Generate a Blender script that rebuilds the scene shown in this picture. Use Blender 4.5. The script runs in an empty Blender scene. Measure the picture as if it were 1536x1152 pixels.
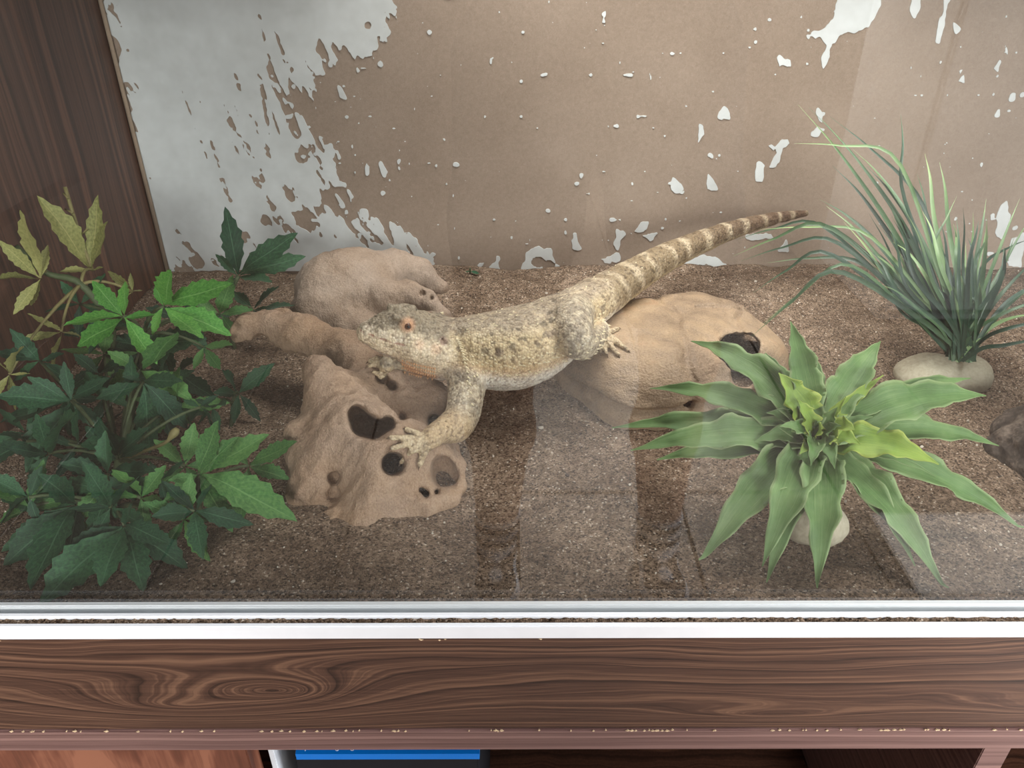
import bpy, bmesh, math, random
import numpy as np
from mathutils import Vector, Matrix, Euler
from mathutils.bvhtree import BVHTree

random.seed(7)
R = math.radians
SC = bpy.context.scene
COL = SC.collection

# ------------------------------------------------------------------ camera
PITCH = 31.0
FPX = 1154.0
CAMZ = 0.36
cam_d = bpy.data.cameras.new('camera')
cam_d.sensor_width = 36.0
cam_d.lens = 36.0 * FPX / 1536.0
cam_d.clip_start = 0.02
cam = bpy.data.objects.new('camera', cam_d)
COL.objects.link(cam)
cam.location = (0, 0, CAMZ)
cam.rotation_mode = 'QUATERNION'
cam.rotation_quaternion = (Euler((R(90 - PITCH), 0, 0)).to_quaternion() @ Euler((0, 0, R(-0.12))).to_quaternion())
SC.camera = cam

# ------------------------------------------------------------------ world, window light, exposure
world = bpy.data.worlds.new('world')
SC.world = world
world.use_nodes = True
bg = world.node_tree.nodes['Background']
bg.inputs[0].default_value = (0.86, 0.93, 1.0, 1)
bg.inputs[1].default_value = 0.6


def area_light(name, loc, target, sx, sy, power, color):
    d = bpy.data.lights.new(name, 'AREA')
    d.shape = 'RECTANGLE'
    d.size = sx
    d.size_y = sy
    d.energy = power
    d.color = color
    o = bpy.data.objects.new(name, d)
    COL.objects.link(o)
    o.location = loc
    o.rotation_mode = 'QUATERNION'
    o.rotation_quaternion = (Vector(target) - Vector(loc)).to_track_quat('-Z', 'Y')
    return o


# daylight from the room's windows: behind the photographer and to the photographer's right
area_light('window_rear_offscreen', (0.38, -3.05, 0.98), (0.10, 0.80, 0.15), 1.8, 1.0, 250, (1.0, 0.98, 0.96))
area_light('window_right_offscreen', (2.75, -0.55, 0.75), (0.9, -0.9, -0.2), 1.7, 1.4, 110, (0.97, 0.98, 1.0))
# the tank's own lamp under its lid: lights the upper sides of lizard, hide, wood and the sand by the wall
lamp_ = area_light('lamp_lid_offscreen', (0.16, 0.66, 0.505), (0.20, 0.74, 0.0), 0.60, 0.16, 2.8, (1.0, 0.97, 0.93))
lamp_.data.spread = R(118)

vs = SC.view_settings
SC.display_settings.display_device = 'sRGB'
vs.view_transform = 'Standard'
vs.look = 'None'
vs.gamma = 1.0
vs.use_curve_mapping = False
vs.exposure = 0.0

# ------------------------------------------------------------------ picture <-> place helpers
CP, SP = math.cos(R(PITCH)), math.sin(R(PITCH))


def ray(px, py):
    a = (px - 768.0) / FPX
    b = (576.0 - py) / FPX
    return np.array([a, CP + b * SP, -SP + b * CP])


def at(px, py, y):
    """point at depth y (metres in front of the photographer)"""
    d = ray(px, py)
    return np.array([0, 0, CAMZ]) + d * (y / d[1])


def atw(px, py, y, xmin=-0.402):
    """the same, kept inside the left wooden wall and above the sand"""
    d = ray(px, py)
    s = y / d[1]
    if d[0] * s < xmin:
        s = xmin / d[0]
    if CAMZ + d[2] * s < 0.004:
        s = (0.004 - CAMZ) / d[2]
    return np.array([0, 0, CAMZ]) + d * s


def ground(px, py, z=0.0):
    d = ray(px, py)
    return np.array([0, 0, CAMZ]) + d * ((z - CAMZ) / d[2])


def project(P):
    v = P - np.array([0, 0, CAMZ])
    zc = v[:, 1] * CP - v[:, 2] * SP
    yc = v[:, 1] * SP + v[:, 2] * CP
    return 768 + FPX * v[:, 0] / zc, 576 - FPX * yc / zc


def lin(r, g, b):
    f = lambda c: (c / 255 / 12.92) if c / 255 <= 0.04045 else ((c / 255 + 0.055) / 1.055) ** 2.4
    return (f(r), f(g), f(b))


def lin4(r, g, b):
    return lin(r, g, b) + (1.0,)


# ------------------------------------------------------------------ object helpers
def tag(o, label=None, cat=None, group=None, kind=None):
    if label: o['label'] = label
    if cat: o['category'] = cat
    if group: o['group'] = group
    if kind: o['kind'] = kind
    return o


def empty(name, loc, label=None, cat=None, group=None):
    o = bpy.data.objects.new(name, None)
    o.empty_display_size = 0.02
    COL.objects.link(o)
    o.location = [float(c) for c in loc]
    return tag(o, label, cat, group)


def link(name, mesh, mat=None, parent=None):
    o = bpy.data.objects.new(name, mesh)
    COL.objects.link(o)
    if mat is not None and len(mesh.materials) == 0:
        mesh.materials.append(mat)
    if parent is not None:
        setparent(o, parent)
    return o


def setparent(o, parent):
    """world-space mesh under an unrotated, unscaled parent chain"""
    o.parent = parent
    off = Vector((0, 0, 0))
    q = parent
    while q is not None:
        off += q.location
        q = q.parent
    o.location = o.location - off


def mesh_np(name, V, F, smooth=True):
    me = bpy.data.meshes.new(name)
    V = np.asarray(V, dtype=np.float32)
    F = np.asarray(F, dtype=np.int32)
    k = F.shape[1]
    me.vertices.add(len(V))
    me.vertices.foreach_set('co', V.ravel())
    me.loops.add(F.size)
    me.loops.foreach_set('vertex_index', F.ravel())
    me.polygons.add(len(F))
    me.polygons.foreach_set('loop_start', np.arange(0, F.size, k, dtype=np.int32))
    me.update(calc_edges=True)
    me.polygons.foreach_set('use_smooth', np.full(len(F), smooth, dtype=bool))
    me.validate()
    return me


def mesh_py(name, V, F, smooth=False):
    me = bpy.data.meshes.new(name)
    me.from_pydata([tuple(float(c) for c in v) for v in V], [], F)
    me.update()
    if smooth:
        me.polygons.foreach_set('use_smooth', np.full(len(me.polygons), True, dtype=bool))
    return me


def set_colors(me, C):
    at_ = me.color_attributes.new('Col', 'FLOAT_COLOR', 'POINT')
    A = np.ones((len(C), 4), dtype=np.float32)
    A[:, :3] = C
    at_.data.foreach_set('color', A.ravel())


def box_mesh(name, x0, x1, y0, y1, z0, z1, bevel=0.0, seg=2):
    bm = bmesh.new()
    bmesh.ops.create_cube(bm, size=1.0)
    for v in bm.verts:
        v.co = ((x0 + x1) / 2 + v.co.x * (x1 - x0), (y0 + y1) / 2 + v.co.y * (y1 - y0), (z0 + z1) / 2 + v.co.z * (z1 - z0))
    if bevel:
        bmesh.ops.bevel(bm, geom=list(bm.edges), offset=bevel, segments=seg, affect='EDGES')
    me = bpy.data.meshes.new(name)
    bm.to_mesh(me)
    bm.free()
    return me


def tube(name, pts, rad, n=8, closed_ends=True):
    """round tube along points with a radius for each"""
    pts = [Vector([float(c) for c in p]) for p in pts]
    V, F = [], []
    prev = None
    for i, p in enumerate(pts):
        t = (pts[min(i + 1, len(pts) - 1)] - pts[max(i - 1, 0)]).normalized()
        if prev is None:
            a = t.orthogonal().normalized()
        else:
            a = (prev - t * prev.dot(t)).normalized()
        prev = a
        b = t.cross(a)
        r = rad[i] if hasattr(rad, '__len__') else rad
        for k in range(n):
            th = 2 * math.pi * k / n
            V.append(p + a * (math.cos(th) * r) + b * (math.sin(th) * r))
    for i in range(len(pts) - 1):
        for k in range(n):
            F.append((i * n + k, i * n + (k + 1) % n, (i + 1) * n + (k + 1) % n, (i + 1) * n + k))
    if closed_ends:
        F.append(tuple(range(n))[::-1])
        F.append(tuple((len(pts) - 1) * n + k for k in range(n)))
    return mesh_py(name, V, F, True)


def bez(p0, p1, p2, n):
    p0, p1, p2 = (np.asarray(p, float) for p in (p0, p1, p2))
    t = np.linspace(0, 1, n)[:, None]
    return (1 - t) ** 2 * p0 + 2 * t * (1 - t) * p1 + t * t * p2


def catmull(P, n):
    P = np.asarray(P, float)
    k = len(P)
    Q = np.vstack([2 * P[0] - P[1], P, 2 * P[-1] - P[-2]])
    out = []
    for u in np.linspace(0, k - 1, n):
        i = min(int(u), k - 2)
        t = u - i
        a, b, c, d = Q[i], Q[i + 1], Q[i + 2], Q[i + 3]
        out.append(0.5 * (2 * b + (c - a) * t + (2 * a - 5 * b + 4 * c - d) * t * t + (3 * b - 3 * c + d - a) * t ** 3))
    return np.array(out)


# ------------------------------------------------------------------ noise and implicit surfaces
def _hash(ix, iy, iz, s):
    h = (ix.astype(np.int64) * 374761393 + iy.astype(np.int64) * 668265263 + iz.astype(np.int64) * 2147483647 + s * 974634777) & 0xFFFFFFFF
    h = ((h ^ (h >> 13)) * 1274126177) & 0xFFFFFFFF
    h = ((h ^ (h >> 16)) * 2246822519) & 0xFFFFFFFF
    return ((h ^ (h >> 15)) & 0xFFFFFF).astype(np.float64) / 0xFFFFFF


def vnoise(P, scale, seed=0):
    Q = P * scale
    I = np.floor(Q)
    f = Q - I
    f = f * f * (3 - 2 * f)
    I = I.astype(np.int64)
    r = 0
    for dx in (0, 1):
        for dy in (0, 1):
            for dz in (0, 1):
                w = (f[:, 0] if dx else 1 - f[:, 0]) * (f[:, 1] if dy else 1 - f[:, 1]) * (f[:, 2] if dz else 1 - f[:, 2])
                r = r + w * _hash(I[:, 0] + dx, I[:, 1] + dy, I[:, 2] + dz, seed)
    return r * 2 - 1


def fbm(P, scale, seed=0, octv=3, gain=0.5):
    a, r = 1.0, 0
    for o in range(octv):
        r = r + a * vnoise(P, scale * 2 ** o, seed + o * 17)
        a *= gain
    return r


def smin(a, b, k):
    h = np.clip(0.5 + 0.5 * (b - a) / k, 0, 1)
    return b + (a - b) * h - k * h * (1 - h)


def smax(a, b, k):
    return -smin(-a, -b, k)


def cone(P, a, b, r1, r2):
    a, b = np.asarray(a, float), np.asarray(b, float)
    pa, ba = P - a, b - a
    h = np.clip(pa @ ba / max(ba @ ba, 1e-12), 0, 1)
    return np.linalg.norm(pa - h[:, None] * ba, axis=1) - (r1 + (r2 - r1) * h)


def chain(P, pts, rad, k=0.004):
    d = None
    for i in range(len(pts) - 1):
        c = cone(P, pts[i], pts[i + 1], rad[i], rad[i + 1])
        d = c if d is None else smin(d, c, k)
    return d


def ball(P, c, r):
    return np.linalg.norm(P - np.asarray(c, float), axis=1) - r


def ell(P, c, r, M=None):
    v = P - np.asarray(c, float)
    if M is not None:
        v = v @ np.asarray(M, float).T
    r = np.asarray(r, float)
    k0 = np.linalg.norm(v / r, axis=1)
    k1 = np.linalg.norm(v / (r * r), axis=1)
    return k0 * (k0 - 1) / np.maximum(k1, 1e-9)


def implicit_mesh(name, f, lo, hi, h, slack=1.35):
    """surface nets on the blocks that the surface passes through"""
    B = 6
    lo = np.asarray(lo, float)
    hi = np.asarray(hi, float)
    nb = np.ceil((hi - lo) / (B * h)).astype(int)
    g = np.stack(np.meshgrid(*[np.arange(n) for n in nb], indexing='ij'), -1).reshape(-1, 3)
    c = lo + (g + 0.5) * B * h
    d = np.concatenate([f(q) for q in np.array_split(c, max(1, len(c) // 60000 + 1))])
    g = g[np.abs(d) < B * h * 0.866 * slack + 0.002]
    loc = np.stack(np.meshgrid(*[np.arange(B + 1)] * 3, indexing='ij'), -1).reshape(-1, 3)
    pts = (g[:, None, :] * B + loc[None]).reshape(-1, 3)
    DIM = nb * B + 2
    key = (pts[:, 0] * DIM[1] + pts[:, 1]) * DIM[2] + pts[:, 2]
    uk, inv = np.unique(key, return_inverse=True)
    up = np.stack([uk // (DIM[1] * DIM[2]), (uk // DIM[2]) % DIM[1], uk % DIM[2]], -1)
    W = lo + up * h
    val = np.concatenate([f(q) for q in np.array_split(W, max(1, len(W) // 60000 + 1))])
    V = val[inv].reshape(-1, B + 1, B + 1, B + 1)
    S = V < 0
    corners = [(i, j, k) for i in (0, 1) for j in (0, 1) for k in (0, 1)]
    cnt = sum(S[:, i:i + B, j:j + B, k:k + B].astype(np.int8) for i, j, k in corners)
    act = np.argwhere((cnt > 0) & (cnt < 8))
    cell = g[act[:, 0]] * B + act[:, 1:]
    cv = np.stack([V[act[:, 0], act[:, 1] + i, act[:, 2] + j, act[:, 3] + k] for i, j, k in corners], -1)
    pos = np.zeros((len(cell), 3))
    num = np.zeros(len(cell))
    for a in range(8):
        for b in range(a + 1, 8):
            if bin(a ^ b).count('1') != 1:
                continue
            va, vb = cv[:, a], cv[:, b]
            m = (va < 0) != (vb < 0)
            t = np.where(m, va / np.where(m, va - vb, 1), 0)
            p = np.array(corners[a])[None] * (1 - t)[:, None] + np.array(corners[b])[None] * t[:, None]
            pos += p * m[:, None]
            num += m
    pos = lo + (cell + pos / num[:, None]) * h
    ckey = (cell[:, 0] * DIM[1] + cell[:, 1]) * DIM[2] + cell[:, 2]
    order = np.argsort(ckey)
    ck = ckey[order]
    faces = []
    for ax in range(3):
        o1, o2 = (ax + 1) % 3, (ax + 2) % 3
        sl0 = (slice(None),) + (slice(0, B),) * 3
        sl1 = [slice(None)] + [slice(0, B)] * 3
        sl1[ax + 1] = slice(1, B + 1)
        s0, s1 = S[sl0], S[tuple(sl1)]
        e = np.argwhere(s0 != s1)
        p = g[e[:, 0]] * B + e[:, 1:]
        flip = s0[e[:, 0], e[:, 1], e[:, 2], e[:, 3]]
        q = []
        ok = np.ones(len(p), bool)
        for da, db in ((0, 0), (-1, 0), (-1, -1), (0, -1)):
            cc = p.copy()
            cc[:, o1] += da
            cc[:, o2] += db
            kk = (cc[:, 0] * DIM[1] + cc[:, 1]) * DIM[2] + cc[:, 2]
            ix = np.clip(np.searchsorted(ck, kk), 0, len(ck) - 1)
            ok &= ck[ix] == kk
            q.append(order[ix])
        q = np.stack(q, -1)
        q = np.where(flip[:, None], q, q[:, ::-1])[ok]
        faces.append(q)
    return mesh_np(name, pos, np.vstack(faces)), pos


def hit(f, px, py, y0=0.36, y1=0.86):
    """where the sight line through a picture point meets an implicit surface"""
    ys = np.linspace(y0, y1, 420)
    P = np.stack([at(px, py, y) for y in ys])
    d = f(P)
    i = np.argmax(d < 0)
    return P[i] if d[i] < 0 else P[np.argmin(d)]


def normal_of(f, p, e=0.001):
    p = np.asarray(p, float)
    Q = np.array([p + s * np.eye(3)[a] * e for a in range(3) for s in (1, -1)])
    d = f(Q)
    n = np.array([d[0] - d[1], d[2] - d[3], d[4] - d[5]])
    return n / max(np.linalg.norm(n), 1e-9)


# ------------------------------------------------------------------ material helpers
class NT:
    def __init__(s, name):
        s.m = bpy.data.materials.new(name)
        s.m.use_nodes = True
        s.t = s.m.node_tree
        s.b = s.t.nodes['Principled BSDF']
        s.out = s.t.nodes['Material Output']

    def n(s, typ, **kw):
        o = s.t.nodes.new(typ)
        for k, v in kw.items():
            if k.startswith('i_'):
                key = k[2:]
                o.inputs[int(key) if key.isdigit() else key].default_value = v
            else:
                setattr(o, k, v)
        return o

    def l(s, a, b):
        s.t.links.new(a, b)

    def coord(s, scale=(1, 1, 1), which='Object', rot=(0, 0, 0), loc=(0, 0, 0)):
        tc = s.n('ShaderNodeTexCoord')
        mp = s.n('ShaderNodeMapping')
        mp.inputs['Scale'].default_value = scale
        mp.inputs['Rotation'].default_value = rot
        mp.inputs['Location'].default_value = loc
        s.l(tc.outputs[which], mp.inputs['Vector'])
        return mp.outputs[0]

    def noise(s, vec, scale, detail=3, rough=0.55, dist=0.0, dim='3D'):
        o = s.n('ShaderNodeTexNoise', noise_dimensions=dim)
        o.inputs['Scale'].default_value = scale
        o.inputs['Detail'].default_value = detail
        o.inputs['Roughness'].default_value = rough
        o.inputs['Distortion'].default_value = dist
        if vec is not None:
            s.l(vec, o.inputs['W' if dim == '1D' else 'Vector'])
        return o

    def ramp(s, fac, stops, interp='LINEAR'):
        o = s.n('ShaderNodeValToRGB')
        cr = o.color_ramp
        cr.interpolation = interp
        while len(cr.elements) < len(stops):
            cr.elements.new(0.5)
        for e, (p, c) in zip(cr.elements, stops):
            e.position = p
            e.color = c if len(c) == 4 else tuple(c) + (1,)
        s.l(fac, o.inputs[0])
        return o

    def math(s, op, a, b=None, c=None, clamp=False):
        o = s.n('ShaderNodeMath', operation=op, use_clamp=clamp)
        for i, v in enumerate((a, b, c)):
            if v is None: continue
            if isinstance(v, (int, float)):
                o.inputs[i].default_value = v
            else:
                s.l(v, o.inputs[i])
        return o.outputs[0]

    def mix(s, fac, a, b, blend='MIX'):
        o = s.n('ShaderNodeMix', data_type='RGBA', blend_type=blend)
        for sock, v in ((o.inputs[0], fac), (o.inputs[6], a), (o.inputs[7], b)):
            if isinstance(v, (int, float)):
                sock.default_value = v
            elif isinstance(v, tuple):
                sock.default_value = v if len(v) == 4 else v + (1,)
            else:
                s.l(v, sock)
        return o.outputs[2]

    def bump(s, height, strength=0.5, dist=0.001, normal=None):
        o = s.n('ShaderNodeBump')
        o.inputs['Strength'].default_value = strength
        o.inputs['Distance'].default_value = dist
        s.l(height, o.inputs['Height'])
        if normal is not None:
            s.l(normal, o.inputs['Normal'])
        s.l(o.outputs[0], s.b.inputs['Normal'])
        return o.outputs[0]

    def base(s, sock):
        s.l(sock, s.b.inputs['Base Color'])

    def rough(s, v, spec=0.5):
        s.b.inputs['Roughness'].default_value = v
        s.b.inputs['Specular IOR Level'].default_value = spec
        return s


def plain(name, rgb, rough=0.5, spec=0.5, var=0.08, scale=60):
    m = NT(name)
    nz = m.noise(m.coord(), scale, 4)
    c = lin4(*rgb)
    m.base(m.ramp(nz.outputs[0], [(0.3, tuple(x * (1 - var) for x in c[:3])), (0.7, tuple(min(1, x * (1 + var)) for x in c[:3]))]).outputs[0])
    m.rough(rough, spec)
    return m.m


# ------------------------------------------------------------------ materials of the setting
XL, XR, YB, YF = -0.416, 0.80, 0.865, 0.303
ZLID = 0.52


def wood_mat(name, dark, mid, light, grain='X', knots=(), freq=150.0, wav=0.012, rough=0.42, spec=0.4):
    """walnut laminate: grain lines are level lines of a height field, knots are its hills"""
    m = NT(name)
    tc = m.n('ShaderNodeTexCoord')
    sep = m.n('ShaderNodeSeparateXYZ')
    m.l(tc.outputs['Object'], sep.inputs[0])
    ax = {'X': ('X', 'Z'), 'Z': ('Z', 'Y')}[grain]
    u, v = sep.outputs[ax[0]], sep.outputs[ax[1]]
    st = (2.2, 9, 9) if grain == 'X' else (9, 9, 2.2)
    warp = m.noise(m.coord(st), 1.0, 3, 0.5)
    warp2 = m.noise(m.coord((9, 30, 30) if grain == 'X' else (30, 30, 9)), 1.0, 3, 0.6)
    f = m.math('ADD', v, m.math('MULTIPLY', warp.outputs[0], wav * 4))
    f = m.math('ADD', f, m.math('MULTIPLY', warp2.outputs[0], wav * 0.55))
    for (uk, vk, su, sv, amp) in knots:
        du = m.math('DIVIDE', m.math('SUBTRACT', u, uk), su)
        dv = m.math('DIVIDE', m.math('SUBTRACT', v, vk), sv)
        r2 = m.math('ADD', m.math('MULTIPLY', du, du), m.math('MULTIPLY', dv, dv))
        e = m.math('POWER', 2.718, m.math('MULTIPLY', m.math('SQRT', m.math('ADD', r2, 0.02)), -1.0))
        f = m.math('ADD', f, m.math('MULTIPLY', e, amp))
    w = m.math('MULTIPLY', f, freq)
    g1 = m.noise(w, 1.0, 4, 0.65, dim='1D')
    fine = m.noise(m.coord((14, 500, 500) if grain == 'X' else (500, 500, 14)), 1.0, 2, 0.6)
    fac = m.math('ADD', m.math('MULTIPLY', g1.outputs[0], 0.78), m.math('MULTIPLY', fine.outputs[0], 0.22))
    big = m.noise(m.coord((3, 14, 14) if grain == 'X' else (14, 14, 3)), 1.0, 2)
    c = m.ramp(fac, [(0.36, lin(*dark)), (0.5, lin(*mid)), (0.63, lin(*light))]).outputs[0]
    c = m.mix(m.math('MULTIPLY', big.outputs[0], 0.25), c, lin4(*mid))
    m.base(c)
    m.rough(rough, spec)
    m.bump(fac, 0.12, 0.0008)
    return m.m


M = {}
M['wall_wood'] = wood_mat('walnut_wall', (50, 33, 25), (80, 53, 41), (104, 71, 55), 'Z', freq=95, wav=0.010)
M['panel_wood'] = wood_mat('walnut_panel', (38, 25, 20), (80, 56, 45), (118, 88, 69), 'X',
                           knots=((-0.143, -0.036, 0.040, 0.012, 0.040), (-0.20, -0.050, 0.11, 0.022, 0.050), (0.16, -0.060, 0.12, 0.012, 0.030),
                                  (0.36, -0.055, 0.10, 0.013, 0.022)), freq=300, wav=0.010)
M['edge_wood'] = wood_mat('walnut_edge', (88, 64, 60), (116, 88, 83), (138, 108, 101), 'X', freq=260, wav=0.004)
M['door_wood'] = wood_mat('walnut_door', (72, 42, 32), (112, 68, 52), (148, 98, 76), 'Z', freq=70, wav=0.02)
M['plastic'] = plain('white_plastic', (238, 240, 244), 0.35, 0.5, 0.02)
M['chip'] = plain('chipboard', (222, 196, 160), 0.9, 0.1, 0.2, 900)


def back_board():
    m = NT('hardboard_tan')
    v = m.coord()
    a = m.noise(v, 6, 3)
    b = m.noise(m.coord((900, 900, 900)), 1.0, 2)
    c = m.noise(m.coord((260, 40, 260)), 1.0, 2)
    f = m.math('ADD', m.math('MULTIPLY', a.outputs[0], 0.5), m.math('ADD', m.math('MULTIPLY', b.outputs[0], 0.3), m.math('MULTIPLY', c.outputs[0], 0.2)))
    m.base(m.ramp(f, [(0.3, lin(128, 112, 98)), (0.5, lin(145, 129, 115)), (0.7, lin(160, 144, 130))]).outputs[0])
    m.rough(0.85, 0.2)
    m.bump(b.outputs[0], 0.15, 0.0006)
    return m.m


M['board'] = back_board()


def paint():
    m = NT('peeling_white_paint')
    a = m.noise(m.coord(), 10, 4)
    b = m.noise(m.coord(), 70, 4)
    f = m.math('ADD', m.math('MULTIPLY', a.outputs[0], 0.6), m.math('MULTIPLY', b.outputs[0], 0.4))
    m.base(m.ramp(f, [(0.3, lin(184, 187, 186)), (0.6, lin(204, 208, 208)), (0.8, lin(214, 218, 219))]).outputs[0])
    m.rough(0.6, 0.35)
    m.bump(b.outputs[0], 0.2, 0.0015)
    return m.m


M['paint'] = paint()


def sand_mat(name='sand_grains'):
    m = NT(name)
    vo = m.n('ShaderNodeTexVoronoi', feature='F1')
    vo.inputs['Scale'].default_value = 850
    m.l(m.coord(), vo.inputs['Vector'])
    hsv = m.n('ShaderNodeSeparateColor')
    m.l(vo.outputs['Color'], hsv.inputs[0])
    big = m.noise(m.coord(), 14, 4)
    mid = m.noise(m.coord(), 120, 3, 0.7)
    g = m.ramp(hsv.outputs[0], [(0.0, lin(62, 54, 47)), (0.14, lin(104, 92, 81)), (0.45, lin(146, 131, 117)), (0.85, lin(170, 154, 139)), (0.965, lin(188, 172, 158)), (0.992, lin(235, 230, 222))], 'LINEAR').outputs[0]
    t = m.ramp(big.outputs[0], [(0.3, lin(186, 172, 160)), (0.7, lin(255, 246, 236))]).outputs[0]
    c = m.mix(1.0, g, t, 'MULTIPLY')
    t2 = m.ramp(mid.outputs[0], [(0.25, lin(180, 174, 168)), (0.65, lin(255, 255, 255))]).outputs[0]
    c = m.mix(1.0, c, t2, 'MULTIPLY')
    m.base(c)
    m.rough(0.95, 0.1)
    hgt = m.math('ADD', m.math('MULTIPLY', vo.outputs['Distance'], -0.9), m.math('MULTIPLY', mid.outputs[0], 1.4))
    m.bump(hgt, 0.7, 0.0016)
    return m.m


M['sand'] = sand_mat()


def glass_mat():
    m = NT('clear_glass')
    geo = m.n('ShaderNodeNewGeometry')
    dp = m.n('ShaderNodeVectorMath', operation='DOT_PRODUCT')
    m.l(geo.outputs['Normal'], dp.inputs[0])
    m.l(geo.outputs['Incoming'], dp.inputs[1])
    c = m.math('ABSOLUTE', dp.outputs['Value'])
    s = m.math('POWER', m.math('SUBTRACT', 1.0, c, clamp=True), 5.0)
    fr = m.math('ADD', m.math('MULTIPLY', s, 0.96), 0.04)
    tr = m.n('ShaderNodeBsdfTransparent')
    tr.inputs[0].default_value = (0.975, 0.985, 0.98, 1)
    gl = m.n('ShaderNodeBsdfGlossy')
    gl.inputs['Roughness'].default_value = 0.0
    df = m.n('ShaderNodeBsdfDiffuse')
    df.inputs[0].default_value = (0.8, 0.8, 0.8, 1)
    dust = m.noise(m.coord(), 7, 4)
    m1 = m.n('ShaderNodeMixShader')
    m.l(m.math('MULTIPLY', dust.outputs[0], 0.008), m1.inputs[0])
    m.l(tr.outputs[0], m1.inputs[1])
    m.l(df.outputs[0], m1.inputs[2])
    m2 = m.n('ShaderNodeMixShader')
    m.l(fr, m2.inputs[0])
    m.l(m1.outputs[0], m2.inputs[1])
    m.l(gl.outputs[0], m2.inputs[2])
    m.l(m2.outputs[0], m.out.inputs[0])
    return m.m


M['glass'] = glass_mat()


# ------------------------------------------------------------------ vivarium shell
def struct(name, mesh, mat, parent=None):
    o = link(name, mesh, mat, parent)
    if parent is None:
        o['kind'] = 'structure'
    return o


T = 0.016
struct('wall_left', box_mesh('wall_left', XL - T, XL, YF, YB + T, -0.073, ZLID, 0.0008), M['wall_wood'])
struct('wall_right', box_mesh('wall_right', XR, XR + T, YF, YB + T, -0.073, ZLID, 0.0008), M['wall_wood'])
wall_back = struct('wall_back', box_mesh('wall_back', XL, XR, YB, YB + 0.004, -0.073, ZLID), M['board'])
struct('ceiling', box_mesh('ceiling', XL - T, XR + T, YF, YB + T, ZLID, ZLID + T, 0.0008), M['wall_wood'])
struct('trim_1', box_mesh('trim_1', XL - T, XR + T, YF - 0.002, YF + 0.016, 0.44, ZLID, 0.0008), M['panel_wood'])
struct('window_1', box_mesh('window_1', XL, XR, 0.3118, 0.3152, 0.013, 0.452), M['glass'])


# wall edge bead where the painted back meets the wooden side
struct('trim_2', tube('trim_2', [(XL + 0.003, YB - 0.003, -0.02), (XL + 0.003, YB - 0.003, 0.5)], 0.0024, 6), plain('corner_sealant', (150, 132, 114), 0.7, 0.2))


# ------------------------------------------------------------------ sand
DENTS = [(0.03, 0.40, 0.07, -0.006), (-0.02, 0.47, 0.06, -0.006), (0.20, 0.78, 0.12, 0.010), (0.42, 0.75, 0.2, 0.008), (-0.10, 0.80, 0.12, 0.010),
         (0.06, 0.46, 0.03, 0.004), (0.45, 0.5, 0.1, -0.004), (-0.12, 0.37, 0.06, 0.004), (0.05, 0.36, 0.05, 0.004)]


def sand_h(x, y):
    P = np.stack([x, y, np.zeros_like(x)], -1).reshape(-1, 3)
    h = 0.0035 * vnoise(P, 16, 3) + 0.0022 * vnoise(P, 38, 5) + 0.0009 * vnoise(P, 110, 9)
    h = h.reshape(x.shape)
    for (cx, cy, s, a) in DENTS:
        h = h + a * np.exp(-((x - cx) ** 2 + (y - cy) ** 2) / (2 * s * s) * 1.6)
    return h - 0.002


nx, ny = 400, 190
gx, gy = np.meshgrid(np.linspace(XL, XR, nx), np.linspace(0.3195, YB, ny), indexing='ij')
gz = sand_h(gx, gy)
ii = np.arange(nx * ny).reshape(nx, ny)
F = np.stack([ii[:-1, :-1], ii[1:, :-1], ii[1:, 1:], ii[:-1, 1:]], -1).reshape(-1, 4)
V = np.stack([gx, gy, gz], -1).reshape(-1, 3)
# skirt and underside so that the sand is a body, not a sheet
rim = np.concatenate([ii[:, 0], ii[-1, 1:], ii[-2::-1, -1], ii[0, -2:0:-1]])
Vb = V[rim].copy()
Vb[:, 2] = -0.055
nV = len(V)
kb = np.arange(len(rim))
Fs = np.stack([rim[kb], nV + kb, nV + (kb + 1) % len(rim), rim[(kb + 1) % len(rim)]], -1)
sand = link('sand', mesh_np('sand', np.vstack([V, Vb]), np.vstack([F, Fs])), M['sand'])
tag(sand, 'brown speckled sand covering the vivarium bottom', 'sand', kind='stuff')
struct('floor', box_mesh('floor', XL, XR, 0.3195, YB, -0.073, -0.055), M['edge_wood'])


def sz(x, y):
    return float(sand_h(np.array([x]), np.array([y]))[0])


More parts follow.
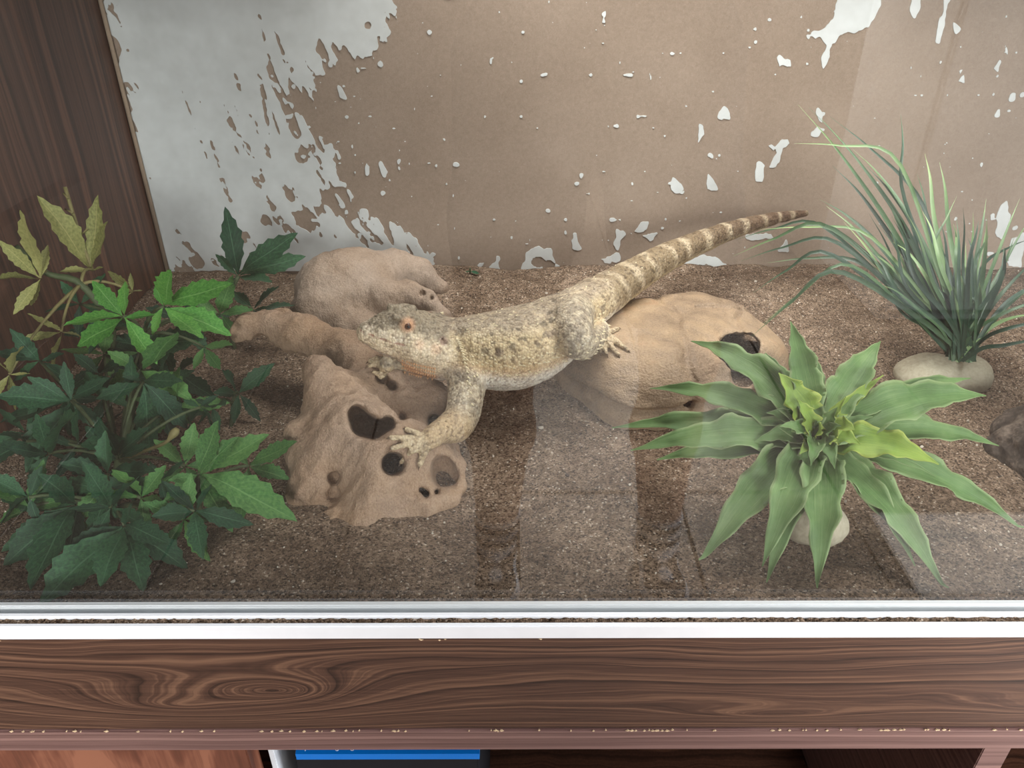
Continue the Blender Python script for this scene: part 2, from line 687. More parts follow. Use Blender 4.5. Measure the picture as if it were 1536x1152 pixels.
# loose pale and dark pebbles in the sand
def pebbles():
    rng = np.random.default_rng(3)
    base = bmesh.new()
    bmesh.ops.create_icosphere(base, subdivisions=1, radius=1)
    bv = np.array([v.co[:] for v in base.verts])
    bf = np.array([[v.index for v in f.verts] for f in base.faces])
    base.free()
    V, F, C = [], [], []
    n = 0
    for i in range(900):
        x, y = rng.uniform(XL + 0.01, 0.7), rng.uniform(0.33, YB - 0.01)
        s = rng.uniform(0.0004, 0.0010) if i > 45 else rng.uniform(0.0011, 0.0021)
        v = bv * (1 + 0.25 * rng.standard_normal((len(bv), 1)).clip(-1, 1)) * s * rng.uniform(0.6, 1.3, 3)
        a = rng.uniform(0, 6.28)
        v = v @ np.array([[math.cos(a), math.sin(a), 0], [-math.sin(a), math.cos(a), 0], [0, 0, 1]])
        V.append(v + (x, y, sz(x, y) + s * 0.35))
        F.append(bf + n)
        n += len(bv)
        c = lin(225, 215, 200) if rng.random() < 0.62 else lin(58, 46, 40)
        C.append(np.tile(np.array(c) * rng.uniform(0.7, 1.05), (len(bv), 1)))
    me = mesh_np('pebbles', np.vstack(V), np.vstack(F), False)
    set_colors(me, np.vstack(C))
    m = NT('pebble')
    a = m.n('ShaderNodeVertexColor', layer_name='Col')
    nz = m.noise(m.coord(), 800, 2)
    m.base(m.mix(m.math('MULTIPLY', nz.outputs[0], 0.3), a.outputs[0], lin4(120, 105, 92)))
    m.rough(0.8, 0.3)
    tag(link('pebbles', me, m.m, sand), 'tiny pale and dark pebbles', kind='stuff')


pebbles()


# ------------------------------------------------------------------ sliding track
tr = empty('sliding_track', (0.19, 0.301, 0.010), 'white plastic sliding door track below the glass, sand in its groove', 'track')


def rail(y0, y1, zt, zb=0.0105):
    return box_mesh('rib', XL - 0.01, XR + 0.01, y0, y1, zb, zt, 0.0007, 2)


link('channel_floor', box_mesh('channel_floor', XL - 0.01, XR + 0.01, 0.3012, 0.3193, 0.0100, 0.0125), M['plastic'], tr)
link('rib', rail(0.3010, 0.3042, 0.0200, 0.0095), M['plastic'], tr)
link('rib', rail(0.3080, 0.3114, 0.0205), M['plastic'], tr)
link('rib', rail(0.3156, 0.3194, 0.0210), M['plastic'], tr)
# sand trapped in the front groove
rng = np.random.default_rng(5)
nn = 700
xs = np.linspace(XL, XR, nn)
V, F = [], []
for i, x in enumerate(xs):
    for j, y in enumerate((0.3043, 0.3052, 0.3062, 0.3071, 0.3079)):
        V.append((x, y, 0.0187 + rng.uniform(-0.0007, 0.0007)))
for i in range(nn - 1):
    for j in range(4):
        F.append((i * 5 + j, i * 5 + 5 + j, i * 5 + 6 + j, i * 5 + 1 + j))
g = link('groove_sand', mesh_py('groove_sand', V, F), M['sand'], tr)
tag(g, 'sand caught in the groove', kind='stuff')

# ------------------------------------------------------------------ wooden stand below the glass
st = empty('vivarium_stand', (0.19, 0.31, -0.70), 'walnut wood cabinet under the vivarium with a knotty board below the track', 'cabinet')
link('front_panel', box_mesh('front_panel', XL - T, XR + T, 0.3018, 0.3185, -0.0730, 0.0098, 0.0006), M['panel_wood'], st)
bb = link('base_board', box_mesh('base_board', XL - T, XR + T, 0.3005, YB + T, -0.0930, -0.0732, 0.0007), M['edge_wood'], st)
link('divider', box_mesh('divider', 0.303, 0.321, 0.303, YB, -0.70, -0.0932, 0.0006), M['edge_wood'], st)
link('door', box_mesh('door', XL - T, -0.172, 0.304, 0.320, -0.69, -0.0945, 0.0008), M['door_wood'], st)
link('back_panel', box_mesh('back_panel', XL - T, XR + T, YB, YB + 0.004, -0.70, -0.0932), M['wall_wood'], st)
link('bottom_board', box_mesh('bottom_board', XL - T, XR + T, 0.305, YB, -0.70, -0.682, 0.0006), M['wall_wood'], st)
link('side_panel', box_mesh('side_panel', XL - T, XL, 0.321, YB, -0.682, -0.0932, 0.0006), M['wall_wood'], st)
link('side_panel', box_mesh('side_panel', XR, XR + T, 0.305, YB, -0.682, -0.0932, 0.0006), M['wall_wood'], st)
link('shelf', box_mesh('shelf', -0.165, 0.302, 0.310, YB, -0.40, -0.384, 0.0006), M['wall_wood'], st)

# chips along the sawn arris of the base board
rng = np.random.default_rng(11)
V, F = [], []
for i in range(100):
    x = rng.uniform(-0.42, 0.5)
    if rng.random() < 0.55:
        x = rng.choice([-0.31, -0.22, -0.13, -0.08, 0.0, 0.09, 0.17, 0.26]) + rng.normal(0, 0.018)
    w, hh = rng.uniform(0.0004, 0.0018), rng.uniform(0.0003, 0.0008)
    z = -0.0733 + rng.uniform(-0.0004, 0.0006)
    k = len(V)
    V += [(x - w, 0.3003, z), (x, 0.3001, z - hh), (x + w, 0.3003, z), (x, 0.3001, z + hh), (x, 0.3016, z)]
    F += [(k, k + 1, k + 2, k + 3), (k, k + 4, k + 1), (k + 1, k + 4, k + 2), (k + 2, k + 4, k + 3), (k + 3, k + 4, k)]
for i in range(10):
    x = rng.choice([-0.045, 0.02, -0.3]) + rng.normal(0, 0.004)
    z = 0.0085 + rng.uniform(-0.0008, 0.0008)
    w, hh = rng.uniform(0.0006, 0.002), rng.uniform(0.0004, 0.001)
    k = len(V)
    V += [(x - w, 0.3016, z), (x, 0.3014, z - hh), (x + w, 0.3016, z), (x, 0.3014, z + hh)]
    F += [(k, k + 1, k + 2, k + 3)]
tag(link('chipped_edge', mesh_py('chipped_edge', V, F), M['chip'], st), 'pale chips along the board edge', kind='stuff')

# blue carton and white sheet kept in the cabinet
bx_ = empty('carton', (-0.09, 0.33, -0.384), 'bright blue carton with white lettering inside the dark cabinet', 'box')
m_blue = plain('blue_card', (0, 118, 214), 0.35, 0.5, 0.03)
link('body', box_mesh('body', -0.148, -0.0235, 0.3168, 0.52, -0.383, -0.1265, 0.001), plain('dark_card', (22, 24, 30), 0.6, 0.3), bx_)
V = [(-0.1465, 0.3160, -0.1205), (-0.0225, 0.3160, -0.1205), (-0.0225, 0.52, -0.1205), (-0.172, 0.52, -0.1205)]
V += [(x, y, z - 0.006) for x, y, z in V]
lid = link('lid', mesh_py('lid', V, [(0, 1, 2, 3), (7, 6, 5, 4), (0, 4, 5, 1), (1, 5, 6, 2), (2, 6, 7, 3), (3, 7, 4, 0)]), m_blue, bx_)
cu = bpy.data.curves.new('lettering', 'FONT')
cu.body = 'Aquarium Lighting Power Unit'
cu.size = 0.0052
cu.extrude = 0.0001
to = bpy.data.objects.new('lettering_tmp', cu)
COL.objects.link(to)
bpy.context.view_layer.update()
dg = bpy.context.evaluated_depsgraph_get()
tm = bpy.data.meshes.new_from_object(to.evaluated_get(dg))
bpy.data.objects.remove(to)
lt = bpy.data.objects.new('lettering', tm)
COL.objects.link(lt)
tm.materials.clear()
tm.materials.append(plain('white_ink', (238, 242, 248), 0.6, 0.2, 0.02))
lt.location = (-0.146, 0.3196, -0.1204)
setparent(lt, lid)
ws = link('paper_sheet', box_mesh('paper_sheet', -0.1645, -0.1605, 0.316, 0.42, -0.383, -0.112, 0.0006), plain('white_sheet', (214, 218, 224), 0.6, 0.3, 0.03))
tag(ws, 'thin white board standing on edge beside the blue carton', 'board')


# ------------------------------------------------------------------ peeling paint on the back wall
def poly_sd(px, py, poly):
    """signed distance in picture pixels, positive inside"""
    poly = np.asarray(poly, float)
    d = np.full(px.shape, 1e9)
    inside = np.zeros(px.shape, bool)
    n = len(poly)
    for i in range(n):
        a, b = poly[i], poly[(i + 1) % n]
        e = b - a
        wx, wy = px - a[0], py - a[1]
        t = np.clip((wx * e[0] + wy * e[1]) / (e @ e), 0, 1)
        d = np.minimum(d, np.hypot(wx - t * e[0], wy - t * e[1]))
        c = ((a[1] > py) != (b[1] > py)) & (px < (b[0] - a[0]) * (py - a[1]) / (b[1] - a[1] + 1e-12) + a[0])
        inside ^= c
    return np.where(inside, d, -d)


def seg_d(px, py, a, b):
    e = np.array(b, float) - a
    wx, wy = px - a[0], py - a[1]
    t = np.clip((wx * e[0] + wy * e[1]) / (e @ e), 0, 1)
    return np.hypot(wx - t * e[0], wy - t * e[1]), t


def paint_layer():
    st_ = 0.0014
    x = np.arange(XL + 0.002, 0.70, st_)
    z = np.arange(0.0, 0.47, st_)
    gx, gz = np.meshgrid(x, z, indexing='ij')
    P = np.stack([gx, np.full_like(gx, YB), gz], -1).reshape(-1, 3)
    px, py = project(P)
    px, py = px.reshape(gx.shape), py.reshape(gx.shape)
    # noise lives in the wall's own millimetres
    n1 = fbm(P, 55, 1, 4, 0.55).reshape(gx.shape)
    n2 = fbm((P + np.stack([P[:, 2] * 0.35, 0 * P[:, 2], 0 * P[:, 2]], -1)) * np.array([1, 1, 0.42]), 125, 7, 3, 0.6).reshape(gx.shape)
    n3 = vnoise(P, 330, 21).reshape(gx.shape)
    n4 = fbm((P + np.stack([P[:, 2] * 0.35, 0 * P[:, 2], 0 * P[:, 2]], -1)) * np.array([1, 1, 0.6]), 240, 27, 2, 0.6).reshape(gx.shape)
    w = np.full(gx.shape, -1.35)
    solid = [(120, -260), (640, -260), (600, -60), (578, 0), (572, 45), (548, 78), (520, 72), (500, 62), (478, 70), (482, 108), (470, 118), (452, 118), (436, 100), (424, 112),
             (432, 150), (440, 200), (466, 240), (490, 290), (470, 330), (400, 330), (345, 350), (300, 385), (248, 410), (225, 300)]
    sd = poly_sd(px, py, solid)
    w = np.maximum(w, np.clip(sd / 22, -1.6, 1.8) + 0.35)
    # half-scraped zone low on the wall
    mott = [(345, 300), (420, 200), (455, 180), (500, 250), (545, 330), (600, 345), (660, 395), (655, 420), (250, 425), (262, 380)]
    sm = poly_sd(px, py, mott)
    w = np.maximum(w, np.clip(sm / 26, -1.5, 0.30) - 0.02)
    # thin band of paint left above the sand
    for poly, amp in (([(400, 385), (430, 350), (520, 350), (620, 365), (660, 400), (655, 425), (400, 425)], 1.0),
                      ([(300, 240), (380, 300), (400, 340), (300, 380), (255, 330), (250, 240)], 0.9)):
        s = poly_sd(px, py, poly)
        w = np.maximum(w, np.clip(s / 18, -1.5, amp))
    # scraped streaks: dotted bare lines in the paint
    for (a, b, wd, dens) in (((230, 15), (312, 238), 3.0, 1.6), ((284, 66), (302, 152), 3.5, 1.5), ((308, 78), (352, 190), 5.5, 1.9), ((345, 180), (392, 250), 6, 2.2),
                             ((330, 52), (360, 130), 3.5, 1.8), ((352, 110), (404, 232), 5.5, 2.3), ((390, 22), (408, 100), 5, 2.2), ((404, 100), (446, 200), 7, 2.6),
                             ((412, 40), (430, 92), 4.5, 2.4), ((390, 112), (404, 200), 5.5, 2.4), ((318, 212), (346, 300), 5, 2.2), ((344, 205), (400, 300), 7, 2.0),
                             ((300, 120), (330, 220), 3, 1.2), ((270, 120), (320, 260), 2.5, 1.0), ((480, 60), (500, 115), 5, 2.0), ((370, 215), (420, 330), 8, 1.8),
                             ((284, 280), (305, 330), 3, 1.4), ((262, 340), (300, 395), 9, 1.8), ((250, 40), (330, 240), 2.2, 1.3), ((330, 100), (372, 205), 3.0, 1.6), ((372, 60), (420, 200), 3.0, 1.5), ((440, 60), (470, 110), 3.5, 1.4), ((350, 60), (385, 130), 2.5, 1.3), ((300, 200), (340, 290), 3, 1.5), ((385, 200), (440, 300), 6, 1.6), ((405, 215), (470, 330), 6, 1.5)):
        d, t = seg_d(px, py, np.array(a, float), b)
        w = w - np.clip(1.2 - d / wd, 0, 1) * dens * (0.8 + 0.8 * n2 + 0.9 * n4)
    # bare islands
    for (cx, cy, r) in ((352, 300, 9), (370, 290, 7), (455, 235, 14), (400, 262, 12), (430, 290, 16), (455, 330, 15), (400, 330, 10), (500, 300, 18), (520, 250, 12), (552, 38, 6), (538, 60, 6), (478, 75, 4)):
        w = w - 1.6 * np.exp(-((px - cx) ** 2 + (py - cy) ** 2) / (r * r))
    field = w + 0.5 * n1 + 0.75 * n2 + 0.15 * n3
    # crumbs of paint over the bare board
    crumb = fbm(P, 95, 33, 2, 0.5).reshape(gx.shape)
    zone = fbm(P, 9, 51, 2).reshape(gx.shape)
    cr = crumb - 0.93 + 0.16 * zone + 0.12 * n3 - np.clip((px - 1060) / 500, 0, 0.3) * 0.1
    cr2 = fbm(P, 210, 37, 2, 0.5).reshape(gx.shape) - 0.99 + 0.12 * zone
    cr = np.maximum(cr, cr2)
    near = np.clip(1 - np.abs(px - 520) / 160, 0, 1) * 0.10
    field = np.maximum(field, (cr + near) * 6)
    # named flakes
    flakes = [
        [(1262, -30), (1318, -30), (1322, 8), (1312, 28), (1292, 44), (1264, 52), (1248, 66), (1236, 108), (1233, 100), (1240, 70), (1232, 58), (1216, 54), (1218, 47), (1240, 44), (1254, 26)],
        [(1368, -20), (1385, -20), (1380, 10), (1372, 27), (1366, 12)], [(1416, -20), (1430, -10), (1420, 20), (1410, 66), (1405, 64), (1414, 20)], [(1428, 32), (1440, 45), (1434, 52)],
        [(1171, 86), (1186, 92), (1186, 99), (1172, 98)], [(1155, 220), (1182, 211), (1184, 216), (1172, 222), (1172, 246), (1155, 252), (1164, 230)],
        [(1228, 165), (1236, 170), (1234, 186), (1228, 182)], [(1214, 205), (1226, 188), (1240, 195), (1222, 208)], [(1138, 246), (1146, 250), (1143, 272), (1137, 270)],
        [(1007, 264), (1016, 268), (1024, 284), (1014, 287)], [(1062, 262), (1070, 276), (1076, 284), (1062, 283)], [(1046, 215), (1052, 190), (1056, 202), (1049, 214)], [(1080, 176), (1088, 166), (1094, 178)],
        [(860, 372), (863, 352), (868, 372)], [(920, 368), (928, 348), (936, 352), (932, 368), (924, 372)], [(948, 350), (962, 334), (972, 334), (966, 346)], [(966, 354), (984, 350), (976, 364)],
        [(902, 388), (922, 382), (926, 390), (908, 394)], [(1012, 394), (1040, 388), (1072, 385), (1092, 398), (1080, 404), (1060, 396), (1030, 396)], [(1040, 385), (1030, 380), (1000, 396), (1020, 398)],
        [(784, 400), (790, 378), (806, 370), (828, 374), (832, 386), (830, 398), (852, 404), (860, 414), (826, 418), (816, 404), (804, 412), (788, 418)],
        [(706, 398), (726, 394), (722, 402)], [(736, 402), (748, 388), (746, 410)], [(1130, 44), (1136, 38), (1138, 52)], [(900, 40), (906, 22), (908, 34)], [(1512, 92), (1506, 66), (1510, 52)],
        [(1490, 105), (1500, 94), (1498, 110)], [(1440, 122), (1448, 108), (1446, 124)], [(1496, 350), (1498, 322), (1510, 302), (1514, 330), (1502, 356)], [(1512, 400), (1522, 360), (1536, 352), (1530, 400)],
        [(1120, 356), (1150, 350), (1160, 358), (1130, 362)], [(1165, 378), (1180, 362), (1185, 380)], [(1060, 235), (1064, 228), (1068, 236)], [(550, 243), (556, 250), (552, 258)], [(572, 244), (584, 258), (578, 262)],
        [(508, 128), (516, 138), (520, 148), (512, 144)], [(534, 98), (540, 106), (536, 112)], [(536, 128), (544, 136), (538, 140)], [(572, 60), (578, 40), (584, 52)], [(505, 292), (516, 300), (520, 312), (512, 310)],
    ]
    for fl in flakes:
        s = poly_sd(px, py, fl)
        field = np.maximum(field, np.clip((s + 1.0 + 3.2 * n1 + 3.0 * n2) / 6, -2, 1))
    field = np.where((py > 424) & (gz < 0.006), -1, field)
    field = np.clip(field, -1, 1)
    for (cx, cy, rx, ry) in ((808, 393, 11, 8), (824, 402, 9, 12), (812, 410, 6, 5)):
        field = np.where(((px - cx) / rx) ** 2 + ((py - cy) / ry) ** 2 < 1, np.minimum(field, 1 - 2 / np.maximum(((px - cx) / rx) ** 2 + ((py - cy) / ry) ** 2, 0.3)), field)
    field[0, :] = np.minimum(field[0, :], field[0, :])
    pos = field > 0
    # connected pieces
    n0, n1_ = pos.shape
    lab = np.zeros(pos.shape, np.int32)
    cur = 0
    posl = pos.tolist()
    ll = [[0] * n1_ for _ in range(n0)]
    for i in range(n0):
        for j in range(n1_):
            if posl[i][j] and ll[i][j] == 0:
                cur += 1
                stack = [(i, j)]
                ll[i][j] = cur
                while stack:
                    a, b = stack.pop()
                    for c, d in ((a + 1, b), (a - 1, b), (a, b + 1), (a, b - 1)):
                        if 0 <= c < n0 and 0 <= d < n1_ and posl[c][d] and ll[c][d] == 0:
                            ll[c][d] = cur
                            stack.append((c, d))
    lab = np.array(ll)
    cnt = np.bincount(lab.ravel())
    cnt[0] = 0
    big = [k for k in np.argsort(-cnt)[:70] if cnt[k] >= 22]
    which = {k: i for i, k in enumerate(big)}
    rest = len(big)
    data = [dict(v=[], f=[], k={}, e={}) for _ in range(rest + 1)]
    TH = 0.0009

    def vert(D, key, X, Z, y):
        q = (key, y)
        if q not in D['k']:
            D['k'][q] = len(D['v'])
            D['v'].append((X, YB - (TH if y else 0.0001), Z))
        return D['k'][q]

    xv, zv = x, z
    A = pos[:-1, :-1].astype(int) + pos[1:, :-1] + pos[1:, 1:] + pos[:-1, 1:]
    for i, j in np.argwhere(A > 0):
        cs = [(i, j), (i + 1, j), (i + 1, j + 1), (i, j + 1)]
        f = [field[c] for c in cs]
        s = [v > 0 for v in f]
        if all(s):
            D = data[which.get(lab[i, j], rest)]
            D['f'].append(tuple(vert(D, c, xv[c[0]], zv[c[1]], 1) for c in cs))
            continue
        # walk the square; split saddle squares into their corners
        loops = []
        if s[0] == s[2] and s[1] == s[3] and s[0] != s[1]:
            for q in range(4):
                if s[q]:
                    loops.append([q])
        else:
            loops.append([q for q in range(4) if s[q]])
        for lp in loops:
            D = data[which.get(lab[cs[lp[0]]], rest)]
            ring, cut = [], []
            for q in range(4):
                nq = (q + 1) % 4
                inq, inn = q in lp, nq in lp
                if inq:
                    ring.append(vert(D, cs[q], xv[cs[q][0]], zv[cs[q][1]], 1))
                if inq != inn:
                    a, b = cs[q], cs[nq]
                    fa, fb = field[a], field[b]
                    t = fa / (fa - fb) if (fa > 0) != (fb > 0) else 0.5
                    X = xv[a[0]] + t * (xv[b[0]] - xv[a[0]])
                    Z = zv[a[1]] + t * (zv[b[1]] - zv[a[1]])
                    key = (min(a, b), max(a, b), lp[0] if len(loops) > 1 else -1)
                    vi = vert(D, key, X, Z, 1)
                    ring.append(vi)
                    cut.append((vi, vert(D, key, X, Z, 0)))
            if len(ring) >= 3:
                D['f'].append(tuple(ring))
                if len(cut) == 2:
                    (a1, a0), (b1, b0) = cut
                    D['f'].append((a1, a0, b0, b1))
    for idx, D in enumerate(data):
        if not D['f']:
            continue
        me = mesh_py('paint', D['v'], D['f'])
        o = link('paint_flake' if idx < rest else 'paint_crumbs', me, M['paint'], wall_back)
        if idx == rest:
            o['kind'] = 'stuff'


paint_layer()


# ------------------------------------------------------------------ driftwood and stones
def wood_drift_mat(name, dark, mid, light, dusty):
    m = NT(name)
    a = m.noise(m.coord(), 30, 5, 0.6)
    b = m.noise(m.coord((240, 240, 90)), 1.0, 4, 0.7)
    c = m.noise(m.coord(), 700, 2)
    f = m.math('ADD', m.math('MULTIPLY', a.outputs[0], 0.6), m.math('MULTIPLY', b.outputs[0], 0.4))
    col = m.ramp(f, [(0.28, lin(*dark)), (0.5, lin(*mid)), (0.72, lin(*light))]).outputs[0]
    d = m.noise(m.coord(), 13, 3)
    col = m.mix(m.ramp(d.outputs[0], [(0.42, (0, 0, 0)), (0.66, (0.8, 0.8, 0.8))]).outputs[0], col, lin4(*dusty))
    col = m.mix(0.25, col, m.ramp(c.outputs[0], [(0.35, lin(*dark)), (0.65, lin(*light))]).outputs[0])
    m.base(col)
    m.rough(0.75, 0.25)
    m.bump(m.math('ADD', m.math('MULTIPLY', b.outputs[0], 1.0), m.math('MULTIPLY', c.outputs[0], 0.35)), 0.8, 0.0030)
    return m.m


M['drift'] = wood_drift_mat('driftwood_tan', (112, 84, 64), (166, 137, 110), (192, 165, 139), (172, 150, 132))
M['drift_back'] = wood_drift_mat('driftwood_grey', (116, 96, 79), (158, 137, 118), (184, 165, 147), (168, 153, 140))

A_ = at
DW = [  # chains of (px, py, depth, radius): the mask-like block, its ridge, its branch
    [(482, 560, .500, .011), (500, 585, .505, .014), (535, 592, .522, .016), (575, 590, .540, .017), (625, 592, .550, .017), (655, 612, .535, .013), (664, 640, .520, .007)],
    [(496, 605, .492, .016), (520, 640, .482, .025), (500, 690, .468, .030), (485, 735, .450, .022), (500, 765, .430, .012)],
    [(528, 640, .480, .028), (570, 690, .468, .034), (560, 745, .440, .022), (548, 778, .420, .012)],
    [(570, 690, .468, .034), (625, 700, .472, .026), (625, 745, .450, .018), (600, 768, .435, .012)],
    [(625, 700, .472, .022), (664, 682, .486, .014), (686, 700, .474, .0065), (689, 724, .462, .0055), (684, 742, .452, .005)],
    [(620, 620, .540, .022), (640, 650, .525, .020), (640, 690, .495, .018)],
    [(540, 608, .535, .020), (560, 640, .530, .028), (600, 660, .52, .03), (600, 700, .50, .03)],
    [(560, 560, .552, .020), (512, 528, .580, .0205), (455, 500, .600, .0165), (402, 484, .610, .0125), (372, 487, .606, .0105), (358, 500, .598, .007)],
    [(470, 500, .612, .010), (420, 478, .622, .007), (385, 474, .622, .004)],
    [(448, 650, .470, .006), (470, 670, .468, .018)],
    [(505, 784, .420, .008), (545, 788, .416, .006), (590, 778, .425, .006), (640, 762, .437, .007), (664, 748, .446, .006)],
]
DWW = [([A_(a, b, c) for a, b, c, r in ch], [r for *_, r in ch]) for ch in DW]
HOLES = [  # bored along the sight line: (px, py, depth in, depth out, r)
    [(534, 620, .44, .505, .0070), (544, 636, .44, .510, .0100), (562, 643, .44, .510, .0085), (582, 635, .44, .510, .0060), (603, 625, .46, .515, .0030)],
    [(589, 695, .43, .488, .0092)],
    [(652, 632, .47, .56, .0062), (648, 655, .47, .56, .0055)],
    [(572, 566, .50, .545, .0060), (588, 578, .50, .545, .0050)],
    [(663, 700, .43, .474, .0100), (672, 714, .43, .466, .0095), (660, 716, .43, .464, .0070)],
    [(638, 741, .42, .458, .0028)],
    [(654, 738, .42, .465, .0022)],
    [(632, 734, .42, .458, .0018)],
    [(500, 716, .40, .448, .0055), (500, 740, .40, .436, .0060)],
    [(391, 512, .55, .63, .0065)],
    [(462, 655, .40, .4485, .0016)], [(484, 629, .40, .4625, .0014)],
]


def f_drift(P):
    d = None
    for pts, rad in DWW:
        c = chain(P, pts, rad, 0.006)
        d = c if d is None else smin(d, c, 0.016)
    q = P @ np.array([[0.8, 0.2, 0.5], [-0.3, 0.9, 0.1], [-0.5, -0.2, 0.85]]) * np.array([1, 1, 0.45])
    d = d + 0.0048 * vnoise(q, 42, 2) + 0.0020 * (np.abs(vnoise(q, 95, 4)) - 0.3) * 1.6 + 0.0008 * vnoise(q, 330, 6)
    for hl in HOLES:
        h = None
        for (px, py, y0, y1, r) in hl:
            c = cone(P, at(px, py, y0), at(px, py, y1), r, r * 0.8)
            h = c if h is None else smin(h, c, 0.006)
        d = smax(d, -(h + 0.0007 * vnoise(P, 260, 8)), 0.0045)
    return d


me, _ = implicit_mesh('driftwood', f_drift, (-0.25, 0.37, -0.02), (0.02, 0.68, 0.12), 0.0013, 2.4)
o = link('driftwood', me, M['drift'])
tag(o, 'tan mask-like driftwood with round holes and a branch, under the lizard\'s paw', 'driftwood')

LG = [
    [(486, 470, .700, .030), (505, 440, .725, .040), (540, 425, .750, .036), (590, 408, .785, .024), (628, 412, .790, .017), (660, 430, .785, .009)],
    [(486, 470, .700, .028), (480, 500, .690, .020)],
    [(540, 470, .715, .022), (575, 447, .715, .020), (612, 446, .715, .016), (640, 452, .712, .012), (664, 472, .700, .010)],
    [(530, 480, .700, .018), (545, 500, .680, .016), (520, 500, .68, .016)],
]
LGW = [([A_(a, b, c) for a, b, c, r in ch], [r for *_, r in ch]) for ch in LG]


def f_log(P):
    d = None
    for pts, rad in LGW:
        c = chain(P, pts, rad, 0.008)
        d = c if d is None else smin(d, c, 0.010)
    d = d + 0.0030 * vnoise(P, 40, 12) + 0.0012 * vnoise(P, 120, 14) + 0.0006 * vnoise(P, 420, 16)
    d = smax(d, -cone(P, at(634, 440, .66), at(634, 440, .71), .004, .003), 0.003)
    d = smax(d, -cone(P, at(648, 447, .66), at(648, 447, .71), .002, .002), 0.003)
    return d


me, _ = implicit_mesh('log', f_log, (-0.26, 0.62, -0.03), (0.02, 0.86, 0.12), 0.0017)
o = link('driftwood_log', me, M['drift_back'])
tag(o, 'smooth grey-brown driftwood lump between the lizard\'s head and the painted wall', 'driftwood')

# ---- the cave-like hide
HC = np.array([0.150, 0.624, -0.004])


def hide_solid(P, grow=0.0):
    v = P - HC
    c, s = math.cos(R(-25)), math.sin(R(-25))
    x = v[:, 0] * c - v[:, 1] * s
    y = v[:, 0] * s + v[:, 1] * c
    z = v[:, 2]
    rx, ry, rz = 0.106 + grow, 0.083 + grow, 0.060 + grow
    zz = z + 0.04 * x
    q = (np.abs(x / rx) ** 3.0 + np.abs(y / ry) ** 3.0 + np.abs(zz / rz) ** 2.6) ** (1 / 2.8)
    d = (q - 1) * 0.062
    lobe = cone(P, at(1096, 490, .66), at(1146, 520, .645), 0.022 + grow, 0.011 + grow)
    return smin(d, lobe, 0.018)


def f_hide(P):
    d = hide_solid(P) + 0.0036 * vnoise(P, 22, 41) + 0.0010 * vnoise(P, 90, 43)
    v = P - HC
    lip = lambda t, w: np.where(t > 0, np.exp(-(t / w) ** 2), np.exp(-(t / (w * 5)) ** 2))
    n = vnoise(P, 30, 5)
    d = d + 0.0026 * lip(v[:, 0] + 0.004 + 0.012 * n, 0.0016) * (v[:, 2] > 0.012)
    d = d + 0.0030 * lip(v[:, 2] - 0.018 - 0.007 * vnoise(P, 26, 9), 0.0013)
    d = d + 0.0022 * lip(v[:, 1] - 0.012 - 0.5 * v[:, 0] - 0.016 * vnoise(P, 18, 19), 0.0012) * (v[:, 0] > 0.02)
    d = d + 0.0022 * lip(v[:, 0] - 0.058 - 0.018 * vnoise(P, 24, 29), 0.0012)
    inner = hide_solid(P, -0.009)
    d = smax(d, -inner, 0.004)
    for (px, py, y0, y1, r) in ((1098, 518, .50, .72, .0105), (1118, 522, .50, .72, .0125), (1112, 540, .50, .70, .0130), (1090, 530, .52, .70, .007), (1116, 560, .50, .66, .012)):
        d = smax(d, -(cone(P, at(px, py, y0), at(px, py, y1), r, r) + 0.0015 * vnoise(P, 150, 77)), 0.002)
    # broken lower rim towards the glass
    for (px, py, y, r) in ((968, 664, .522, .009), (1020, 640, .535, .008), (1075, 622, .555, .009), (1100, 598, .58, .012)):
        d = smax(d, -(ball(P, at(px, py, y), r) + 0.002 * vnoise(P, 120, 79)), 0.002)
    return d


me, _ = implicit_mesh('hide', f_hide, (0.0, 0.49, -0.02), (0.30, 0.78, 0.09), 0.0016)


def hide_mat():
    m = NT('cast_stone_ochre')
    a = m.noise(m.coord(), 16, 4)
    b = m.noise(m.coord((70, 70, 200)), 1.0, 4)
    c = m.noise(m.coord(), 600, 2)
    f = m.math('ADD', m.math('MULTIPLY', a.outputs[0], 0.7), m.math('MULTIPLY', b.outputs[0], 0.3))
    col = m.ramp(f, [(0.3, lin(96, 78, 62)), (0.46, lin(146, 124, 101)), (0.58, lin(166, 141, 112)), (0.72, lin(172, 132, 100))]).outputs[0]
    col = m.mix(0.18, col, m.ramp(c.outputs[0], [(0.35, lin(90, 70, 52)), (0.65, lin(200, 175, 145))]).outputs[0])
    m.base(col)
    m.rough(0.55, 0.4)
    m.bump(m.math('ADD', b.outputs[0], m.math('ADD', m.math('MULTIPLY', c.outputs[0], 0.5), m.math('MULTIPLY', a.outputs[0], 1.2))), 0.6, 0.003)
    return m.m


o = link('rock_hide', me, hide_mat())
tag(o, 'smooth ochre stone cave hide with an arched opening, under the lizard\'s hind foot', 'hide')


# ---- dark rough rock by the right of the leafy succulent
def f_rock(P):
    d = ell(P, (0.440, 0.485, 0.006), (0.060, 0.055, 0.044))
    d = smin(d, ell(P, (0.445, 0.44, 0.0), (0.055, 0.045, 0.034)), 0.012)
    return d + 0.009 * vnoise(P, 32, 61) + 0.004 * vnoise(P, 80, 63) + 0.0018 * vnoise(P, 220, 65)


me, _ = implicit_mesh('rock', f_rock, (0.34, 0.34, -0.05), (0.54, 0.60, 0.1), 0.0018)


